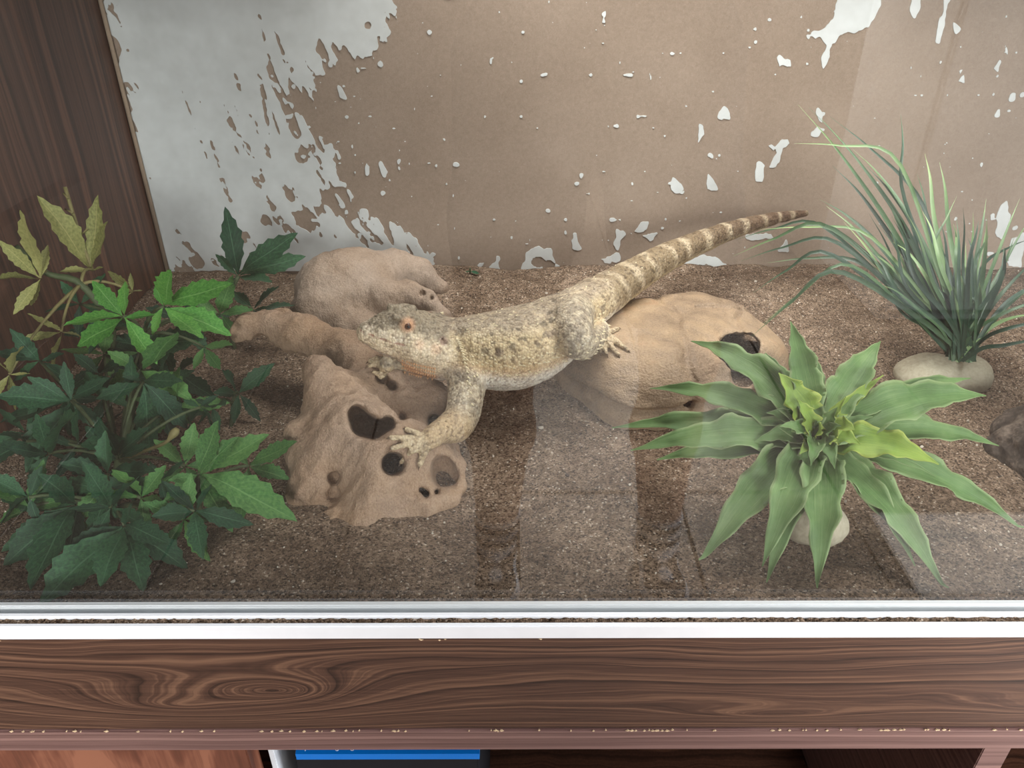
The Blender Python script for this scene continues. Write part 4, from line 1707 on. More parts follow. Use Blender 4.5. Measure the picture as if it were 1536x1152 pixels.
def plant_root(px, py):
    g_ = ground(px, py)
    g_[0] = max(g_[0], XL + 0.02)
    g_[1] = min(max(g_[1], 0.335), YB - 0.02)
    g_[2] = sz(g_[0], g_[1])
    return g_


# climbing yellow-green spray by the wooden wall
r0 = plant_root(140, 560)
p_y = empty('silk_vine', r0, 'yellow-green silk vine with ragged leaves climbing the wooden wall', 'plant')
b1 = atw(122, 425, .60)
b2 = atw(70, 408, .60)
b3 = atw(24, 368, .62)
link('stem', tube('stem', catmull([r0 - (0, 0, .004), atw(170, 500, .60), b1, b2, b3], 16), [.0030] * 10 + [.0026] * 6, 7), M['stem_green'], p_y)
sprig(p_y, b2, (61, 416, .585), [(38, 306), (72, 366), (-4, 358), (-8, 413), (21, 471), (44, 458)], 'lf_yellow', stem='stem_tan')
sprig(p_y, b1, (139, 404, .62), [(61, 291), (141, 291), (152, 330), (89, 404), (156, 400), (110, 372)], 'lf_yellow', stem='stem_tan')
sprig(p_y, b1, (92, 496, .565), [(35, 511), (78, 563), (128, 505), (43, 465), (66, 478)], 'lf_yellow', stem='stem_tan')
sprig(p_y, b1, (199, 437, .62), [(161, 402), (196, 408), (214, 432), (176, 452)], 'lf_yellow', stem='stem_tan')
sprig(p_y, b1, (14, 560, .52), [(-20, 520), (30, 515), (46, 560), (20, 610), (-15, 600)], 'lf_yellow', stem='stem_tan')
link('stem', tube('stem', catmull([atw(139, 404, .62), atw(118, 345, .625), atw(98, 279, .63)], 8), [.0016] * 8, 6), M['stem_tan'], p_y)
for (a, b) in (((128, 375), (112, 368)), ((120, 352), (132, 342)), ((110, 318), (98, 312)), ((103, 296), (95, 288))):
    link('twig', tube('twig', [atw(*a, .625), atw(*b, .628)], [.0011, .0006], 5), M['stem_tan'], p_y)

# bright green spray
r0 = plant_root(215, 590)
p_b = empty('silk_maple', r0, 'bright green silk maple plant between the yellow vine and the dark bush', 'plant')
crown = atw(216, 500, .565)
link('stem', tube('stem', catmull([r0 - (0, 0, .004), atw(214, 545, .575), crown], 9), .0026, 7), M['stem_green'], p_b)
sprig(p_b, crown, (185, 474, .545), [(92, 471), (138, 419), (127, 521), (238, 543), (249, 500), (196, 424)], 'lf_bright')
sprig(p_b, crown, (246, 459, .560), [(260, 401), (330, 414), (348, 500), (309, 517), (232, 425), (222, 500)], 'lf_bright')
sprig(p_b, crown, (306, 520, .575), [(330, 552), (346, 512), (290, 552), (286, 505)], 'lf_mid')

# dark bush in the corner by the glass
r0 = plant_root(175, 770)
p_d = empty('silk_bush', r0, 'large dark green silk bush in the shaded corner beside the glass', 'plant')
hub = atw(178, 690, .455)
hub2 = atw(170, 760, .420)
link('stem', tube('stem', catmull([r0 - (0, 0, .004), hub2, hub, atw(205, 580, .52)], 14), .0032, 7), M['stem_green'], p_d)
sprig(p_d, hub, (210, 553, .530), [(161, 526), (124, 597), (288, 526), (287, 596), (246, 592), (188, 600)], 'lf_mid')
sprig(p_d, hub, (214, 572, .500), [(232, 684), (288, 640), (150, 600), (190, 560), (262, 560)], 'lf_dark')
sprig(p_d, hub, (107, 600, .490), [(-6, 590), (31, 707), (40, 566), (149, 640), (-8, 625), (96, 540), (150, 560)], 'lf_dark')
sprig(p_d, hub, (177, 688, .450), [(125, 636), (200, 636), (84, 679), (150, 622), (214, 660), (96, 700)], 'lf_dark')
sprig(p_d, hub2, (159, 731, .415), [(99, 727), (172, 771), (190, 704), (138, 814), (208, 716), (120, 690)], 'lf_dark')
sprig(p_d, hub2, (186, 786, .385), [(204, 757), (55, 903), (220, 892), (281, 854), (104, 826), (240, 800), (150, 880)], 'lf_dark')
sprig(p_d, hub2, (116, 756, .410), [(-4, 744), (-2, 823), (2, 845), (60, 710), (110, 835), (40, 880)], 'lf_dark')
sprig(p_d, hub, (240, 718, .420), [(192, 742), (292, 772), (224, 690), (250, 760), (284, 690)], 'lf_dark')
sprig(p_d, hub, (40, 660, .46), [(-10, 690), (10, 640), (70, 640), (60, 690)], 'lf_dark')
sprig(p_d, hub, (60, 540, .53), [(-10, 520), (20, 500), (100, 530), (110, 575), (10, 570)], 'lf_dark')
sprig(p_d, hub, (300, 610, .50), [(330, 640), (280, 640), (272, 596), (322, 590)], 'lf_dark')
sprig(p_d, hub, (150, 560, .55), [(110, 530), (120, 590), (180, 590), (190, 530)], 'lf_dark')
link('bud', tube('bud', catmull([hub, atw(215, 676, .452), atw(246, 664, .45), atw(258, 652, .452), atw(266, 642, .454)], 13), [.0013] * 8 + [.0018, .0028, .0032, .0028, .0018], 8), M['stem_tan'], p_d)

# inner foliage of the bush and of the bright plant
rf_ = random.Random(77)
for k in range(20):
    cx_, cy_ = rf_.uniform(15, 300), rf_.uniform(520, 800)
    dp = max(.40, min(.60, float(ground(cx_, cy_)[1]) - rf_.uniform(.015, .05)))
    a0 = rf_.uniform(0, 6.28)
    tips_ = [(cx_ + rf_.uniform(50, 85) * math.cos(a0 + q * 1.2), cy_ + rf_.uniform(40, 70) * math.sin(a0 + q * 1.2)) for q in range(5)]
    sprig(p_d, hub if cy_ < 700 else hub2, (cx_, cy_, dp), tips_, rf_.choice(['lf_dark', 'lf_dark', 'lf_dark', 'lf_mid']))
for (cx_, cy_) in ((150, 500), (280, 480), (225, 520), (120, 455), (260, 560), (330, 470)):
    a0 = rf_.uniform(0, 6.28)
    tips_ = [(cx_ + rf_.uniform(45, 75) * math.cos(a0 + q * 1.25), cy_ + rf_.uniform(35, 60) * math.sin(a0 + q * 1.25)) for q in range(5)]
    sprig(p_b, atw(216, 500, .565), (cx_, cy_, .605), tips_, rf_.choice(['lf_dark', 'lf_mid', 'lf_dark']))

# fresh green spray against the driftwood
r0 = plant_root(300, 790)
p_f = empty('silk_spray', r0, 'mid green silk spray leaning against the driftwood foot', 'plant')
crown = atw(296, 740, .43)
link('stem', tube('stem', catmull([r0 - (0, 0, .004), crown, atw(298, 716, .43)], 8), .0024, 7), M['stem_green'], p_f)
sprig(p_f, crown, (298, 710, .425), [(399, 647), (449, 783), (349, 805), (242, 762), (321, 633), (251, 722), (400, 716)], 'lf_mid')
sprig(p_f, crown, (373, 698, .450), [(440, 658), (436, 725), (358, 780), (402, 690), (345, 668)], 'lf_mid')

# dark sprig before the painted wall
r0 = plant_root(352, 520)
p_k = empty('silk_sprig', r0, 'very dark green silk sprig standing before the painted wall', 'plant')
crown = atw(340, 470, .69)
link('stem', tube('stem', catmull([r0 - (0, 0, .004), crown, atw(346, 440, .70), atw(358, 413, .71)], 10), .0022, 7), M['stem_green'], p_k)
sprig(p_k, crown, (358, 413, .71), [(340, 318), (434, 343), (321, 382), (467, 401), (410, 425), (330, 440)], 'lf_dark')
sprig(p_k, crown, (379, 462, .685), [(346, 431), (421, 430), (456, 479), (346, 472), (400, 490)], 'lf_dark')
# low dark leaves lying between the bush and the driftwood
r0 = plant_root(345, 640)
p_l = empty('silk_cutting', r0, 'low dark silk cutting on the sand below the driftwood branch', 'plant')
crown = atw(350, 605, .545)
link('stem', tube('stem', catmull([r0 - (0, 0, .004), crown, atw(356, 594, .55)], 7), .002, 6), M['stem_green'], p_l)
sprig(p_l, crown, (358, 590, .55), [(401, 545), (321, 587), (393, 627), (330, 556), (350, 634)], 'lf_dark')
sprig(p_l, crown, (318, 610, .52), [(296, 640), (336, 604), (290, 600), (330, 640)], 'lf_dark')
# tiny shoot by the wall
r0 = plant_root(706, 420)
p_s = empty('sprout', r0, 'tiny green sprout in the sand at the foot of the wall', 'plant')
sprig(p_s, r0, (706, 413, float(r0[1])), [(698, 408, 0), (714, 409, 0), (706, 404, 0.004), (718, 414, 0)], 'lf_dark', r=0.0008)


# ------------------------------------------------------------------ wavy-leaved succulent
def agave_mat(name, a, b, c, edge):
    m = NT(name)
    uv = m.n('ShaderNodeUVMap', uv_map='UVMap')
    sep = m.n('ShaderNodeSeparateXYZ')
    m.l(uv.outputs[0], sep.inputs[0])
    n1 = m.noise(m.coord((40, 40, 40)), 1.0, 4)
    lng = m.n('ShaderNodeCombineXYZ')
    m.l(m.math('MULTIPLY', sep.outputs[0], 3), lng.inputs[0])
    m.l(m.math('MULTIPLY', sep.outputs[1], 26), lng.inputs[1])
    n2 = m.noise(lng.outputs[0], 1.0, 3)
    f = m.math('ADD', m.math('MULTIPLY', n1.outputs[0], 0.6), m.math('MULTIPLY', n2.outputs[0], 0.4))
    col = m.ramp(f, [(0.3, lin(*a)), (0.5, lin(*b)), (0.7, lin(*c))]).outputs[0]
    w = m.math('MULTIPLY', m.math('ABSOLUTE', m.math('SUBTRACT', sep.outputs[1], 0.5)), 2.0)
    col = m.mix(m.ramp(w, [(0.80, (0, 0, 0)), (0.98, (0.6, 0.6, 0.6))]).outputs[0], col, lin4(*edge))
    m.base(col)
    m.rough(0.5, 0.35)
    m.bump(n2.outputs[0], 0.3, 0.0014)
    tl = m.n('ShaderNodeBsdfTranslucent')
    m.l(col, tl.inputs[0])
    mx = m.n('ShaderNodeMixShader')
    mx.inputs[0].default_value = 0.2
    m.l(m.b.outputs[0], mx.inputs[1])
    m.l(tl.outputs[0], mx.inputs[2])
    m.l(mx.outputs[0], m.out.inputs[0])
    return m.m


M['ag'] = agave_mat('succulent_green', (74, 106, 58), (106, 140, 84), (138, 166, 110), (170, 188, 136))
M['ag_lime'] = agave_mat('succulent_lime', (104, 138, 66), (142, 172, 78), (170, 192, 92), (190, 196, 104))


def strap(name, P, W, N, wave, folds, seed, prof, cols=7, thick=0.0):
    """leaf surface along curve P, half widths W, normals N, with wavy margins"""
    rg = random.Random(seed)
    n = len(P)
    ph = [rg.uniform(0, 6.28) for _ in range(4)]
    V, F, U = [], [], []
    T = np.gradient(P, axis=0)
    T /= np.linalg.norm(T, axis=1)[:, None]
    for i in range(n):
        s = i / (n - 1)
        nn_ = N - T[i] * (N @ T[i])
        nn_ /= np.linalg.norm(nn_)
        b = np.cross(nn_, T[i])
        for j in range(cols):
            q = -1 + 2 * j / (cols - 1)
            wv = wave * W[i] * abs(q) ** 2 * (math.sin(s * folds + ph[0 if q < 0 else 1]) + 0.5 * math.sin(s * folds * 2.3 + ph[2 if q < 0 else 3]))
            ed = 1 + 0.10 * abs(q) * math.sin(s * folds * 1.6 + ph[1 if q < 0 else 2])
            V.append(P[i] + b * (q * W[i] * ed) + nn_ * (prof * W[i] * q * q + wv))
            U.append((s, j / (cols - 1)))
    for i in range(n - 1):
        for j in range(cols - 1):
            a = i * cols + j
            F.append((a, a + cols, a + cols + 1, a + 1))
    V = np.array(V)
    if thick:
        k = len(V)
        V2 = V - N * thick
        rimF = []
        F = F + [tuple(x + k for x in f[::-1]) for f in F]
        for i in range(n - 1):
            for j in (0, cols - 1):
                a, b_ = i * cols + j, (i + 1) * cols + j
                F.append((a, a + k, b_ + k, b_) if j == 0 else (b_, b_ + k, a + k, a))
        V = np.vstack([V, V2])
        U = U + U
    me = mesh_py(name, V, F, True)
    uv = me.uv_layers.new(name='UVMap')
    for l in me.loops:
        uv.data[l.index].uv = U[l.vertex_index]
    return me


ag_root = ground(1218, 800)
ag_root[2] = sz(ag_root[0], ag_root[1])
p_a = empty('silk_succulent', ag_root, 'green wavy-leaved silk succulent rosette on a pale stone base', 'plant')
crown = at(1222, 655, .425)


def f_agbase(P):
    d = ell(P, ag_root + np.array([0.002, 0.008, 0.004]), (0.024, 0.020, 0.014))
    return d + 0.002 * vnoise(P, 70, 31) + 0.0006 * vnoise(P, 300, 33)


bm_, _ = implicit_mesh('stone_base', f_agbase, ag_root - 0.04, ag_root + 0.05, 0.0014)
M['pale_stone'] = stone_mat('pale_stone', [(0.3, lin(150, 142, 122)), (0.5, lin(182, 174, 152)), (0.7, lin(204, 197, 176))], 30, 0.35)
link('stone_base', bm_, M['pale_stone'], p_a)
link('stem', tube('stem', bez(ag_root, (ag_root + crown) / 2, crown + (0, 0, .006), 6), [.006, .0055, .005, .005, .005, .003], 8), M['stem_green'], p_a)
# tip px, tip depth, half width px, start px offset, arch, material
AG = [
    ((1037, 512), .500, 24, (1205, 640), .020, 'ag'), ((1186, 483), .470, 22, (1215, 622), .006, 'ag'), ((1148, 530), .490, 14, (1200, 625), .006, 'ag'), ((1222, 530), .485, 14, (1226, 626), .004, 'ag'),
    ((1321, 513), .480, 25, (1240, 635), .008, 'ag'), ((1325, 564), .450, 9, (1250, 640), .006, 'ag_lime'), ((1390, 590), .460, 15, (1240, 648), .012, 'ag'), ((1456, 569), .490, 18, (1250, 650), .016, 'ag'),
    ((1479, 595), .450, 30, (1245, 665), .020, 'ag'), ((1498, 670), .445, 20, (1250, 672), .018, 'ag'), ((1408, 698), .395, 24, (1250, 680), .012, 'ag_lime'), ((1404, 716), .400, 8, (1255, 690), .010, 'ag'),
    ((1535, 805), .400, 22, (1250, 690), .022, 'ag'), ((1416, 899), .345, 24, (1240, 700), .022, 'ag'), ((1372, 850), .36, 18, (1236, 700), .02, 'ag'), ((1221, 898), .345, 29, (1222, 690), .028, 'ag'),
    ((1143, 850), .358, 29, (1208, 690), .026, 'ag'), ((1143, 900), .350, 20, (1205, 700), .020, 'ag'), ((1043, 866), .370, 28, (1200, 690), .024, 'ag'),
    ((946, 676), .430, 25, (1205, 672), .014, 'ag'), ((918, 642), .460, 20, (1200, 668), .014, 'ag'), ((975, 583), .480, 21, (1200, 660), .018, 'ag'), ((985, 690), .430, 22, (1200, 685), .008, 'ag'),
    ((1282, 646), .405, 20, (1232, 690), .012, 'ag_lime'), ((1269, 596), .425, 8, (1235, 650), .002, 'ag_lime'), ((1309, 626), .425, 9, (1235, 650), .004, 'ag'), ((1199, 682), .400, 12, (1226, 690), .006, 'ag_lime'),
    ((1132, 663), .420, 14, (1205, 668), .008, 'ag'), ((1168, 560), .440, 24, (1218, 640), .004, 'ag_lime'), ((1240, 620), .43, 10, (1230, 655), .002, 'ag_lime'), ((1150, 620), .430, 16, (1212, 660), .008, 'ag'),
    ((1196, 600), .420, 14, (1220, 665), .004, 'ag_lime'), ((1256, 612), .418, 12, (1226, 668), .004, 'ag'), ((1290, 668), .405, 16, (1230, 672), .008, 'ag_lime'), ((1170, 640), .410, 13, (1218, 668), .006, 'ag'),
    ((1216, 700), .392, 13, (1224, 664), .008, 'ag'), ((1252, 704), .392, 13, (1228, 666), .008, 'ag'), ((1230, 636), .412, 9, (1225, 668), .003, 'ag_lime'), ((1262, 640), .410, 10, (1228, 668), .005, 'ag'),
]
for k, (tp, ty, wpx, bp, arch, mt) in enumerate(AG):
    Tt = clear_glass_pt(at(tp[0], tp[1], ty))
    Bp = at(bp[0], bp[1], .423) * 0.5 + crown * 0.5
    Cp = (Bp * 0.55 + Tt * 0.45) + np.array([0, 0, arch * 1.3])
    n_ = 27
    C_ = bez(Bp, Cp, Tt, n_)
    C_[:, 2] = np.maximum(C_[:, 2], 0.004)
    ww = wpx * 0.00047
    s_ = np.linspace(0, 1, n_)
    W_ = ww * np.clip(np.sin(np.pi * (0.16 + 0.84 * s_) ** 1.0) ** 0.8 * 1.08, 0, None) * (1 - 0.15 * s_ - 0.45 * s_ ** 4)
    W_[-1] = 0.0003
    ax = nrm(Tt - Bp)
    N_ = nrm(np.array([0, -0.35, 1.0]) * 0.8 + 0.5 * nrm(VIEW - Bp))
    link('leaf', strap('leaf', C_, W_, N_, 0.30, rl.uniform(15, 24), k, 0.45, 9, 0.0006), M[mt], p_a)


# ------------------------------------------------------------------ grass tuft
gr_root = ground(1422, 572)
gr_root[2] = sz(gr_root[0], gr_root[1])
p_g = empty('silk_grass', gr_root, 'tuft of long thin silk grass set in a smooth beige stone', 'plant')


def f_grbase(P):
    d = ell(P, gr_root + np.array([-0.012, 0.006, 0.004]), (0.034, 0.026, 0.017))
    d = smin(d, ell(P, gr_root + np.array([0.018, 0.002, 0.006]), (0.019, 0.022, 0.017)), 0.006)
    d = d + 0.003 * np.exp(-((P[:, 0] - gr_root[0] - 0.004 - 0.5 * (P[:, 1] - gr_root[1])) / 0.0035) ** 2)
    return d + 0.0016 * vnoise(P, 60, 35) + 0.0005 * vnoise(P, 300, 37)


bm_, _ = implicit_mesh('stone_base', f_grbase, gr_root - np.array([.07, .06, .04]), gr_root + np.array([.07, .06, .05]), 0.0015)
link('stone_base', bm_, M['pale_stone'], p_g)


def blade_mat(name, a, b, c):
    m = NT(name)
    uv = m.n('ShaderNodeUVMap', uv_map='UVMap')
    sep = m.n('ShaderNodeSeparateXYZ')
    m.l(uv.outputs[0], sep.inputs[0])
    inf = m.n('ShaderNodeObjectInfo')
    nz = m.noise(m.coord(), 30, 3)
    tip_ = m.math('MULTIPLY', m.math('MAXIMUM', m.math('SUBTRACT', sep.outputs[0], 0.6), 0.0), 0.9)
    f = m.math('ADD', tip_, m.math('ADD', m.math('MULTIPLY', nz.outputs[0], 0.5), m.math('MULTIPLY', inf.outputs['Random'], 0.3)))
    m.base(m.ramp(f, [(0.2, lin(*a)), (0.55, lin(*b)), (0.85, lin(*c))]).outputs[0])
    m.rough(0.45, 0.4)
    m.bump(nz.outputs[0], 0.1, 0.0006)
    return m.m


M['bl_dark'] = blade_mat('blade_dark', (26, 44, 36), (52, 76, 58), (84, 108, 80))
M['bl_mid'] = blade_mat('blade_mid', (32, 52, 40), (74, 100, 68), (128, 148, 98))
M['bl_pale'] = blade_mat('blade_pale', (66, 92, 64), (116, 142, 94), (158, 176, 122))
gb = at(1440, 538, .590)


def blade(tip, ty, mid, my, w, mat, base=None):
    B = gb + np.array([rl.uniform(-.009, .009), rl.uniform(-.008, .008), 0]) if base is None else base
    Tt, Mm = at(tip[0], tip[1], ty), at(mid[0], mid[1], my)
    for q in (Tt, Mm):
        q[1] = min(q[1], YB - 0.008)
        q[2] = max(q[2], 0.006)
    C_ = catmull([B, B * 0.55 + Mm * 0.45 + np.array([0, 0, .006]), Mm, Mm * 0.45 + Tt * 0.55 + np.array([0, 0, .004]), Tt], 20)
    s_ = np.linspace(0, 1, 20)
    W_ = w * np.clip((0.75 + 0.5 * np.sin(np.pi * s_)) * (1 - s_ ** 2.2), 0.05, None)
    N_ = nrm(nrm(VIEW - Mm) + np.array([rl.uniform(-.5, .5), rl.uniform(-.3, .3), rl.uniform(0, .6)]))
    link('blade', strap('blade', C_, W_, N_, 0.0, 3, rl.randrange(999), 0.35, 3), M[mat], p_g)


BL = [((1198, 158), .74, (1330, 330), .66, 'bl_mid'), ((1214, 162), .75, (1345, 320), .67, 'bl_dark'), ((1232, 178), .73, (1352, 335), .66, 'bl_mid'), ((1246, 176), .76, (1380, 300), .69, 'bl_dark'),
      ((1192, 216), .70, (1345, 240), .66, 'bl_pale'), ((1352, 172), .70, (1354, 290), .65, 'bl_dark'), ((1100, 385), .68, (1240, 340), .64, 'bl_mid'), ((1105, 360), .72, (1230, 338), .68, 'bl_dark'),
      ((1112, 392), .66, (1250, 362), .62, 'bl_dark'), ((1130, 440), .62, (1240, 380), .60, 'bl_dark'), ((1140, 490), .58, (1270, 398), .58, 'bl_mid'), ((1128, 505), .57, (1255, 408), .575, 'bl_mid'), ((1152, 395), .66, (1290, 395), .62, 'bl_mid'),
      ((1230, 300), .72, (1320, 370), .65, 'bl_dark'), ((1140, 345), .70, (1300, 352), .64, 'bl_pale'), ((1410, 245), .70, (1425, 350), .66, 'bl_pale'), ((1388, 232), .72, (1402, 330), .67, 'bl_pale'),
      ((1436, 295), .66, (1400, 380), .63, 'bl_mid'), ((1480, 300), .67, (1462, 400), .63, 'bl_mid'), ((1530, 300), .64, (1490, 400), .61, 'bl_pale'), ((1545, 330), .66, (1500, 410), .63, 'bl_mid'), ((1570, 380), .63, (1505, 440), .60, 'bl_mid'),
      ((1580, 420), .60, (1510, 455), .59, 'bl_dark'), ((1600, 450), .58, (1510, 470), .58, 'bl_mid'), ((1590, 490), .56, (1510, 495), .57, 'bl_dark'), ((1560, 478), .60, (1500, 485), .59, 'bl_pale'), ((1575, 520), .55, (1505, 520), .565, 'bl_dark'),
      ((1546, 360), .70, (1475, 400), .66, 'bl_dark'), ((1460, 320), .72, (1455, 400), .66, 'bl_pale'), ((1376, 262), .74, (1395, 350), .68, 'bl_dark'), ((1300, 250), .73, (1375, 350), .67, 'bl_dark'),
      ((1280, 225), .75, (1360, 320), .68, 'bl_mid'), ((1322, 285), .70, (1368, 370), .65, 'bl_pale'), ((1310, 270), .72, (1360, 360), .66, 'bl_mid'), ((1250, 250), .74, (1340, 360), .67, 'bl_dark'), ((1240, 310), .68, (1330, 400), .63, 'bl_mid')]
for tip, ty, mid, my, mt in BL:
    blade(tip, ty, mid, my, rl.uniform(.0013, .0020), mt)
for k in range(46):
    a = rl.uniform(-1, 1)
    mx_, my_ = 1425 + a * 75 + rl.uniform(-10, 10), 420 + abs(a) * 30 + rl.uniform(-40, 30)
    tx, ty_ = mx_ + a * rl.uniform(20, 70) - rl.uniform(0, 30), my_ - rl.uniform(40, 120)
    yy = rl.uniform(.57, .66)
    blade((tx, ty_), yy + rl.uniform(-.02, .05), (mx_, my_), yy, rl.uniform(.0012, .0020), rl.choice(['bl_dark', 'bl_dark', 'bl_dark', 'bl_mid', 'bl_mid', 'bl_pale']))
# broad sheath leaves holding the blades
for k in range(26):
    a = rl.uniform(-1, 1)
    blade((1436 + a * 52 - 8, 420 + rl.uniform(-10, 40)), .60 + rl.uniform(-.02, .03), (1438 + a * 32, 480), .595, .0040, rl.choice(['bl_dark', 'bl_mid']))


# ------------------------------------------------------------------ the room behind the photographer (seen mirrored in the glass)
ZF = -0.70
rf = struct('floor_room', box_mesh('floor_room', -2.2, 2.8, -3.12, 0.95, ZF - 0.03, ZF - 0.012), plain('floor_underlay', (96, 84, 74), 0.9, 0.2))
m_plank = wood_mat('pale_laminate', (100, 86, 74), (120, 105, 92), (138, 122, 109), 'X', freq=60, wav=0.02, rough=0.35)
pw, pl_ = 0.346, 1.21
pm = box_mesh('plank', 0.003, pw - 0.003, 0.003, pl_ - 0.003, -0.012, 0.0, 0.0012, 1)
pm.materials.append(m_plank)
for i in range(14):
    for j in range(3):
        o = bpy.data.objects.new('plank', pm)
        COL.objects.link(o)
        o.location = (-2.065 + i * pw, -3.10 + j * pl_, ZF)
        setparent(o, rf)
m_wall = plain('room_wall_paint', (136, 124, 114), 0.9, 0.2, 0.04, 4)
struct('wall_room_rear', box_mesh('wall_room_rear', -2.2, 2.8, -3.14, -3.12, ZF - 0.03, 1.7), m_wall)
struct('wall_room_left', box_mesh('wall_room_left', -2.22, -2.2, -3.12, 0.95, ZF - 0.03, 1.7), m_wall)
struct('wall_room_back', box_mesh('wall_room_back', -2.2, 2.8, 0.95, 0.97, ZF - 0.03, 1.7), m_wall)

cb = empty('wardrobe', (1.75, -1.5, ZF), 'tall white wardrobe on the pale floor behind the photographer', 'wardrobe')
m_white = plain('white_lacquer', (236, 236, 234), 0.4, 0.5, 0.02, 3)
link('body', box_mesh('body', 1.13, 2.35, -2.05, -1.52, ZF, 1.35, 0.004), m_white, cb)
for k, (a, b) in enumerate(((1.134, 1.738), (1.742, 2.346))):
    d_ = link('door', box_mesh('door', a, b, -1.518, -1.50, ZF + 0.04, 1.345, 0.003), m_white, cb)
    hx = b - 0.05 if k == 0 else a + 0.05
    link('handle', tube('handle', [(hx, -1.502, 0.20), (hx, -1.47, 0.21), (hx, -1.47, 0.34), (hx, -1.502, 0.35)], 0.006, 8), plain('steel', (150, 150, 150), 0.3, 0.6), d_)
tag(link('added_reflection_mat', box_mesh('added_reflection_mat', 0.74, 1.7, -0.60, -0.05, ZF + 0.0005, ZF + 0.010, 0.003), plain('added_mat_pale', (222, 216, 210), 0.95, 0.1, 0.08, 90)), 'pale grey mat added on the floor to give a bright reflection in the glass', 'mat')  # made-up mat, added so that the glass mirrors a bright patch

# ------------------------------------------------------------------ photographer
PB = dict(
    footL=(-0.03, -0.36, ZF + 0.02), footR=(0.27, -0.36, ZF + 0.02), ankL=(-0.03, -0.45, ZF + 0.085), ankR=(0.27, -0.45, ZF + 0.085),
    kneeL=(-0.02, -0.42, -0.22), kneeR=(0.26, -0.42, -0.22), hipL=(0.03, -0.52, 0.20), hipR=(0.21, -0.52, 0.20))
A3 = lambda *v: np.array(v, float)
LIMB = [
    ([A3(.12, -.54, .22), A3(.12, -.53, .36), A3(.12, -.48, .52), A3(.12, -.43, .66)], [.135, .125, .145, .115]),
    ([A3(.12, -.43, .66), A3(.12, -.385, .76), A3(.12, -.355, .80)], [.07, .052, .05]),
]
for sd, nm in ((-1, 'L'), (1, 'R')):
    LIMB.append(([A3(*PB['hip' + nm]), (A3(*PB['hip' + nm]) + A3(*PB['knee' + nm])) / 2 + A3(0, .02, 0), A3(*PB['knee' + nm])], [.098, .078, .056]))
    LIMB.append(([A3(*PB['knee' + nm]), A3(PB['knee' + nm][0], -.455, -.38), A3(*PB['ank' + nm])], [.055, .054, .034]))
    LIMB.append(([A3(*PB['ank' + nm]) - A3(0, .03, .05), A3(*PB['foot' + nm]) + A3(0, 0, .008), A3(*PB['foot' + nm]) + A3(sd * .01, .08, 0)], [.034, .034, .022]))
    LIMB.append(([A3(.12, -.43, .64), A3(.12 + sd * .17, -.42, .63), A3(.12 + sd * .215, -.36, .47), A3(.12 + sd * .20, -.30, .38)], [.07, .062, .046, .040]))
ELB = {-1: A3(-.08, -.30, .38), 1: A3(.32, -.30, .38)}
QP = np.array(Euler((R(90 - PITCH), 0, 0)).to_matrix())
onp = lambda x, y, z: QP @ A3(x, y, z) + A3(0, 0, CAMZ)          # a point given in the phone's own frame
WR = {sd: onp(sd * .118, -.050, .050) for sd in (-1, 1)}
for sd in (-1, 1):
    LIMB.append(([ELB[sd], (ELB[sd] + WR[sd]) / 2, WR[sd], onp(sd * .108, -.012, .022)], [.040, .035, .023, .019]))
FING = []
for sd in (-1, 1):
    pc = onp(sd * .104, -.002, .018)
    for k in range(4):
        y_ = .027 - .018 * k
        ln = (.004, 0, .002, .008)[k]
        FING.append([pc, onp(sd * .090, y_, .004), onp(sd * .086, y_, -.0005), onp(sd * .068, y_, .0006), onp(sd * (.052 + ln), y_, .0022)])
    FING.append([onp(sd * .106, -.006, .024), onp(sd * .092, .002, .034), onp(sd * .076, .008, .0290), onp(sd * .062, .010, .0262)])
HD = A3(.115, -.33, .90)


def f_person(P):
    d = None
    for pts, rad in LIMB:
        c = chain(P, pts, rad, 0.03)
        d = c if d is None else smin(d, c, 0.03)
    h = ell(P, HD, (.076, .096, .115))
    h = smin(h, ell(P, HD + A3(0, .035, -.07), (.05, .055, .045)), .03)
    h = smin(h, cone(P, HD + A3(0, .088, .015), HD + A3(0, .108, -.022), .010, .015), .012)
    for sd in (-1, 1):
        h = smin(h, ell(P, HD + A3(sd * .078, -.005, -.01), (.010, .020, .032)), .006)
        h = smax(h, -ball(P, HD + A3(sd * .032, .105, .012), .017), .012)
    h = smin(h, cone(P, HD + A3(-.020, .083, -.058), HD + A3(.020, .083, -.058), .008, .008), .006)
    d = smin(d, h, .02)
    for pts in FING:
        d = smin(d, chain(P, pts, [.012] + [.0092] * (len(pts) - 2) + [.0075], .003), .006)
    return d


m_skin = NT('person_skin')
nz = m_skin.noise(m_skin.coord(), 40, 3)
m_skin.base(m_skin.ramp(nz.outputs[0], [(0.3, lin(196, 146, 122)), (0.7, lin(220, 172, 148))]).outputs[0])
m_skin.rough(0.5, 0.4)
per = empty('person', (0.12, -0.45, ZF), 'person in shorts and striped socks photographing the tank, mirrored in the glass', 'person')
bme, _ = implicit_mesh('person_body', f_person, (-.25, -.72, ZF), (.50, .02, 1.06), .0065)
link('body', bme, m_skin.m, per)
box_y = lambda P, a, b: np.maximum(a - P[:, 2], P[:, 2] - b)


def f_shirt(P):
    d = f_person(P) - .010 + .003 * vnoise(P, 14, 5)
    d = np.maximum(d, box_y(P, .13, .72))
    return np.maximum(d, P[:, 1] + .345 + np.where(P[:, 2] > .5, -.03, 0))


def f_shorts(P):
    return np.maximum(f_person(P) - .014 + .003 * vnoise(P, 14, 6), box_y(P, -.16, .22))


def f_sock(sd):
    cx = -.03 if sd < 0 else .27
    return lambda P: np.maximum(np.maximum(f_person(P) - .004, box_y(P, ZF, ZF + .145)), np.abs(P[:, 0] - cx) - .12)


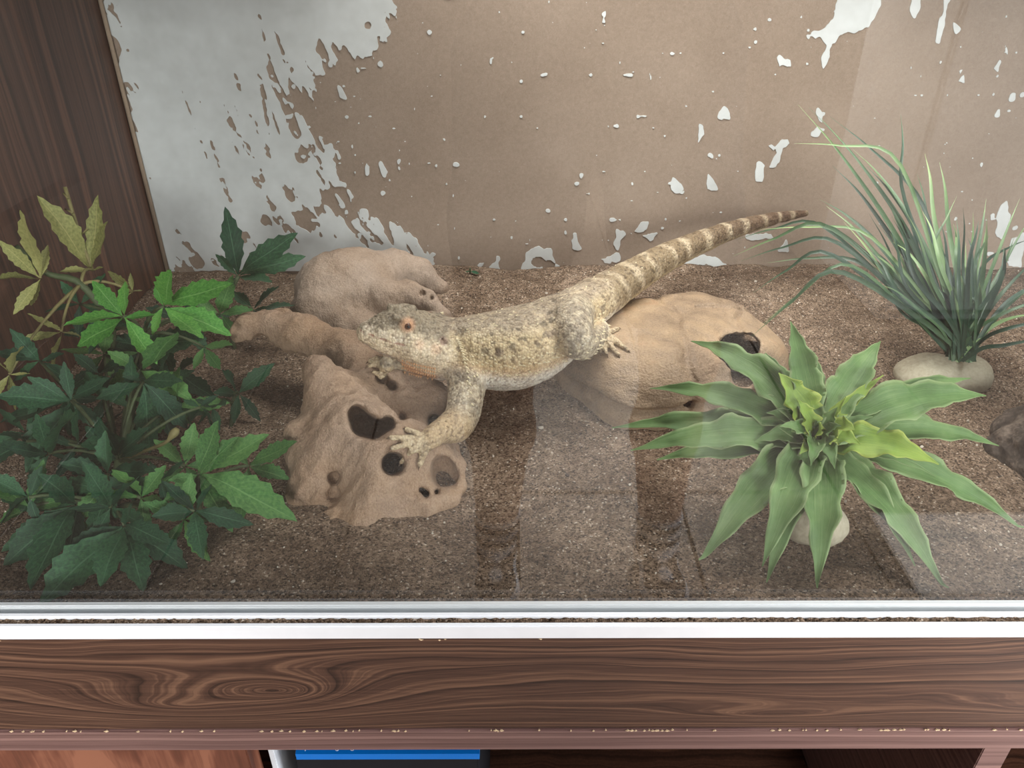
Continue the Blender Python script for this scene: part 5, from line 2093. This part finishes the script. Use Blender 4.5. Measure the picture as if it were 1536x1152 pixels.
def f_hair(P):
    d = ell(P, HD + A3(0, -.012, .018), (.088, .104, .118))
    cut = np.maximum(P[:, 1] - HD[1] - .060 + 1.0 * np.clip(HD[2] + .06 - P[:, 2], -1, 0) * -0.3, HD[2] - .03 - P[:, 2] - 0.6 * np.clip(HD[1] - P[:, 1], 0, .1))
    return np.maximum(d + .004 * vnoise(P * A3(1, 1, .4), 60, 8), cut)


for nm, ff, lo, hi, mt in (('shirt', f_shirt, (-.2, -.72, .1), (.45, -.25, .76), plain('charcoal_cotton', (46, 48, 54), 0.9, 0.2, 0.15, 120)),
                           ('shorts', f_shorts, (-.1, -.68, -.2), (.36, -.3, .26), plain('navy_denim', (42, 48, 64), 0.9, 0.2, 0.15, 160)),
                           ('hair', f_hair, HD - .14, HD + .15, plain('brown_hair', (58, 42, 32), 0.6, 0.4, 0.3, 200))):
    mm, _ = implicit_mesh(nm, ff, np.asarray(lo), np.asarray(hi), .007, 1.8)
    link(nm, mm, mt, per)
m_sock = NT('striped_sock')
tc = m_sock.n('ShaderNodeTexCoord')
sep = m_sock.n('ShaderNodeSeparateXYZ')
m_sock.l(tc.outputs['Object'], sep.inputs[0])
k_ = m_sock.math('FRACT', m_sock.math('MULTIPLY', sep.outputs[2], 31.0))
m_sock.base(m_sock.ramp(k_, [(0.0, lin(34, 32, 38)), (0.5, lin(34, 32, 38)), (0.54, lin(232, 236, 244)), (0.96, lin(232, 236, 244)), (1.0, lin(34, 32, 38))]).outputs[0])
m_sock.rough(0.9, 0.2)
for sd in (-1, 1):
    cx = -.03 if sd < 0 else .27
    mm, _ = implicit_mesh('sock', f_sock(sd), (cx - .09, -.56, ZF - .02), (cx + .09, -.22, ZF + .16), .006, 1.8)
    link('sock', mm, m_sock.m, per)
for sd in (-1, 1):
    e = link('eye', uvs(HD + A3(sd * .032, .090, .012), .0125), plain('eye_white', (235, 232, 228), 0.2, 0.5, 0.01), per)
    link('iris', uvs(HD + A3(sd * .032, .0985, .011), .0055), plain('iris_brown', (70, 48, 34), 0.2, 0.5), e)
# phone held up in both hands, just behind the point of view
ph = empty('phone', (0, -0.02, CAMZ), 'black phone held in both hands by the person', 'phone')
q_ = Euler((R(90 - PITCH), 0, 0)).to_matrix()
pb = box_mesh('case', -0.075, 0.075, -0.036, 0.036, 0.010, 0.018, 0.002)
for v in pb.vertices:
    v.co = q_ @ v.co + Vector((0, 0, CAMZ))
link('case', pb, plain('black_phone', (18, 18, 20), 0.3, 0.5), ph)
sc_ = box_mesh('screen', -0.070, 0.070, -0.033, 0.033, 0.0181, 0.0187)
for v in sc_.vertices:
    v.co = q_ @ v.co + Vector((0, 0, CAMZ))
link('screen', sc_, plain('dark_screen', (30, 32, 36), 0.1, 0.6), ph)
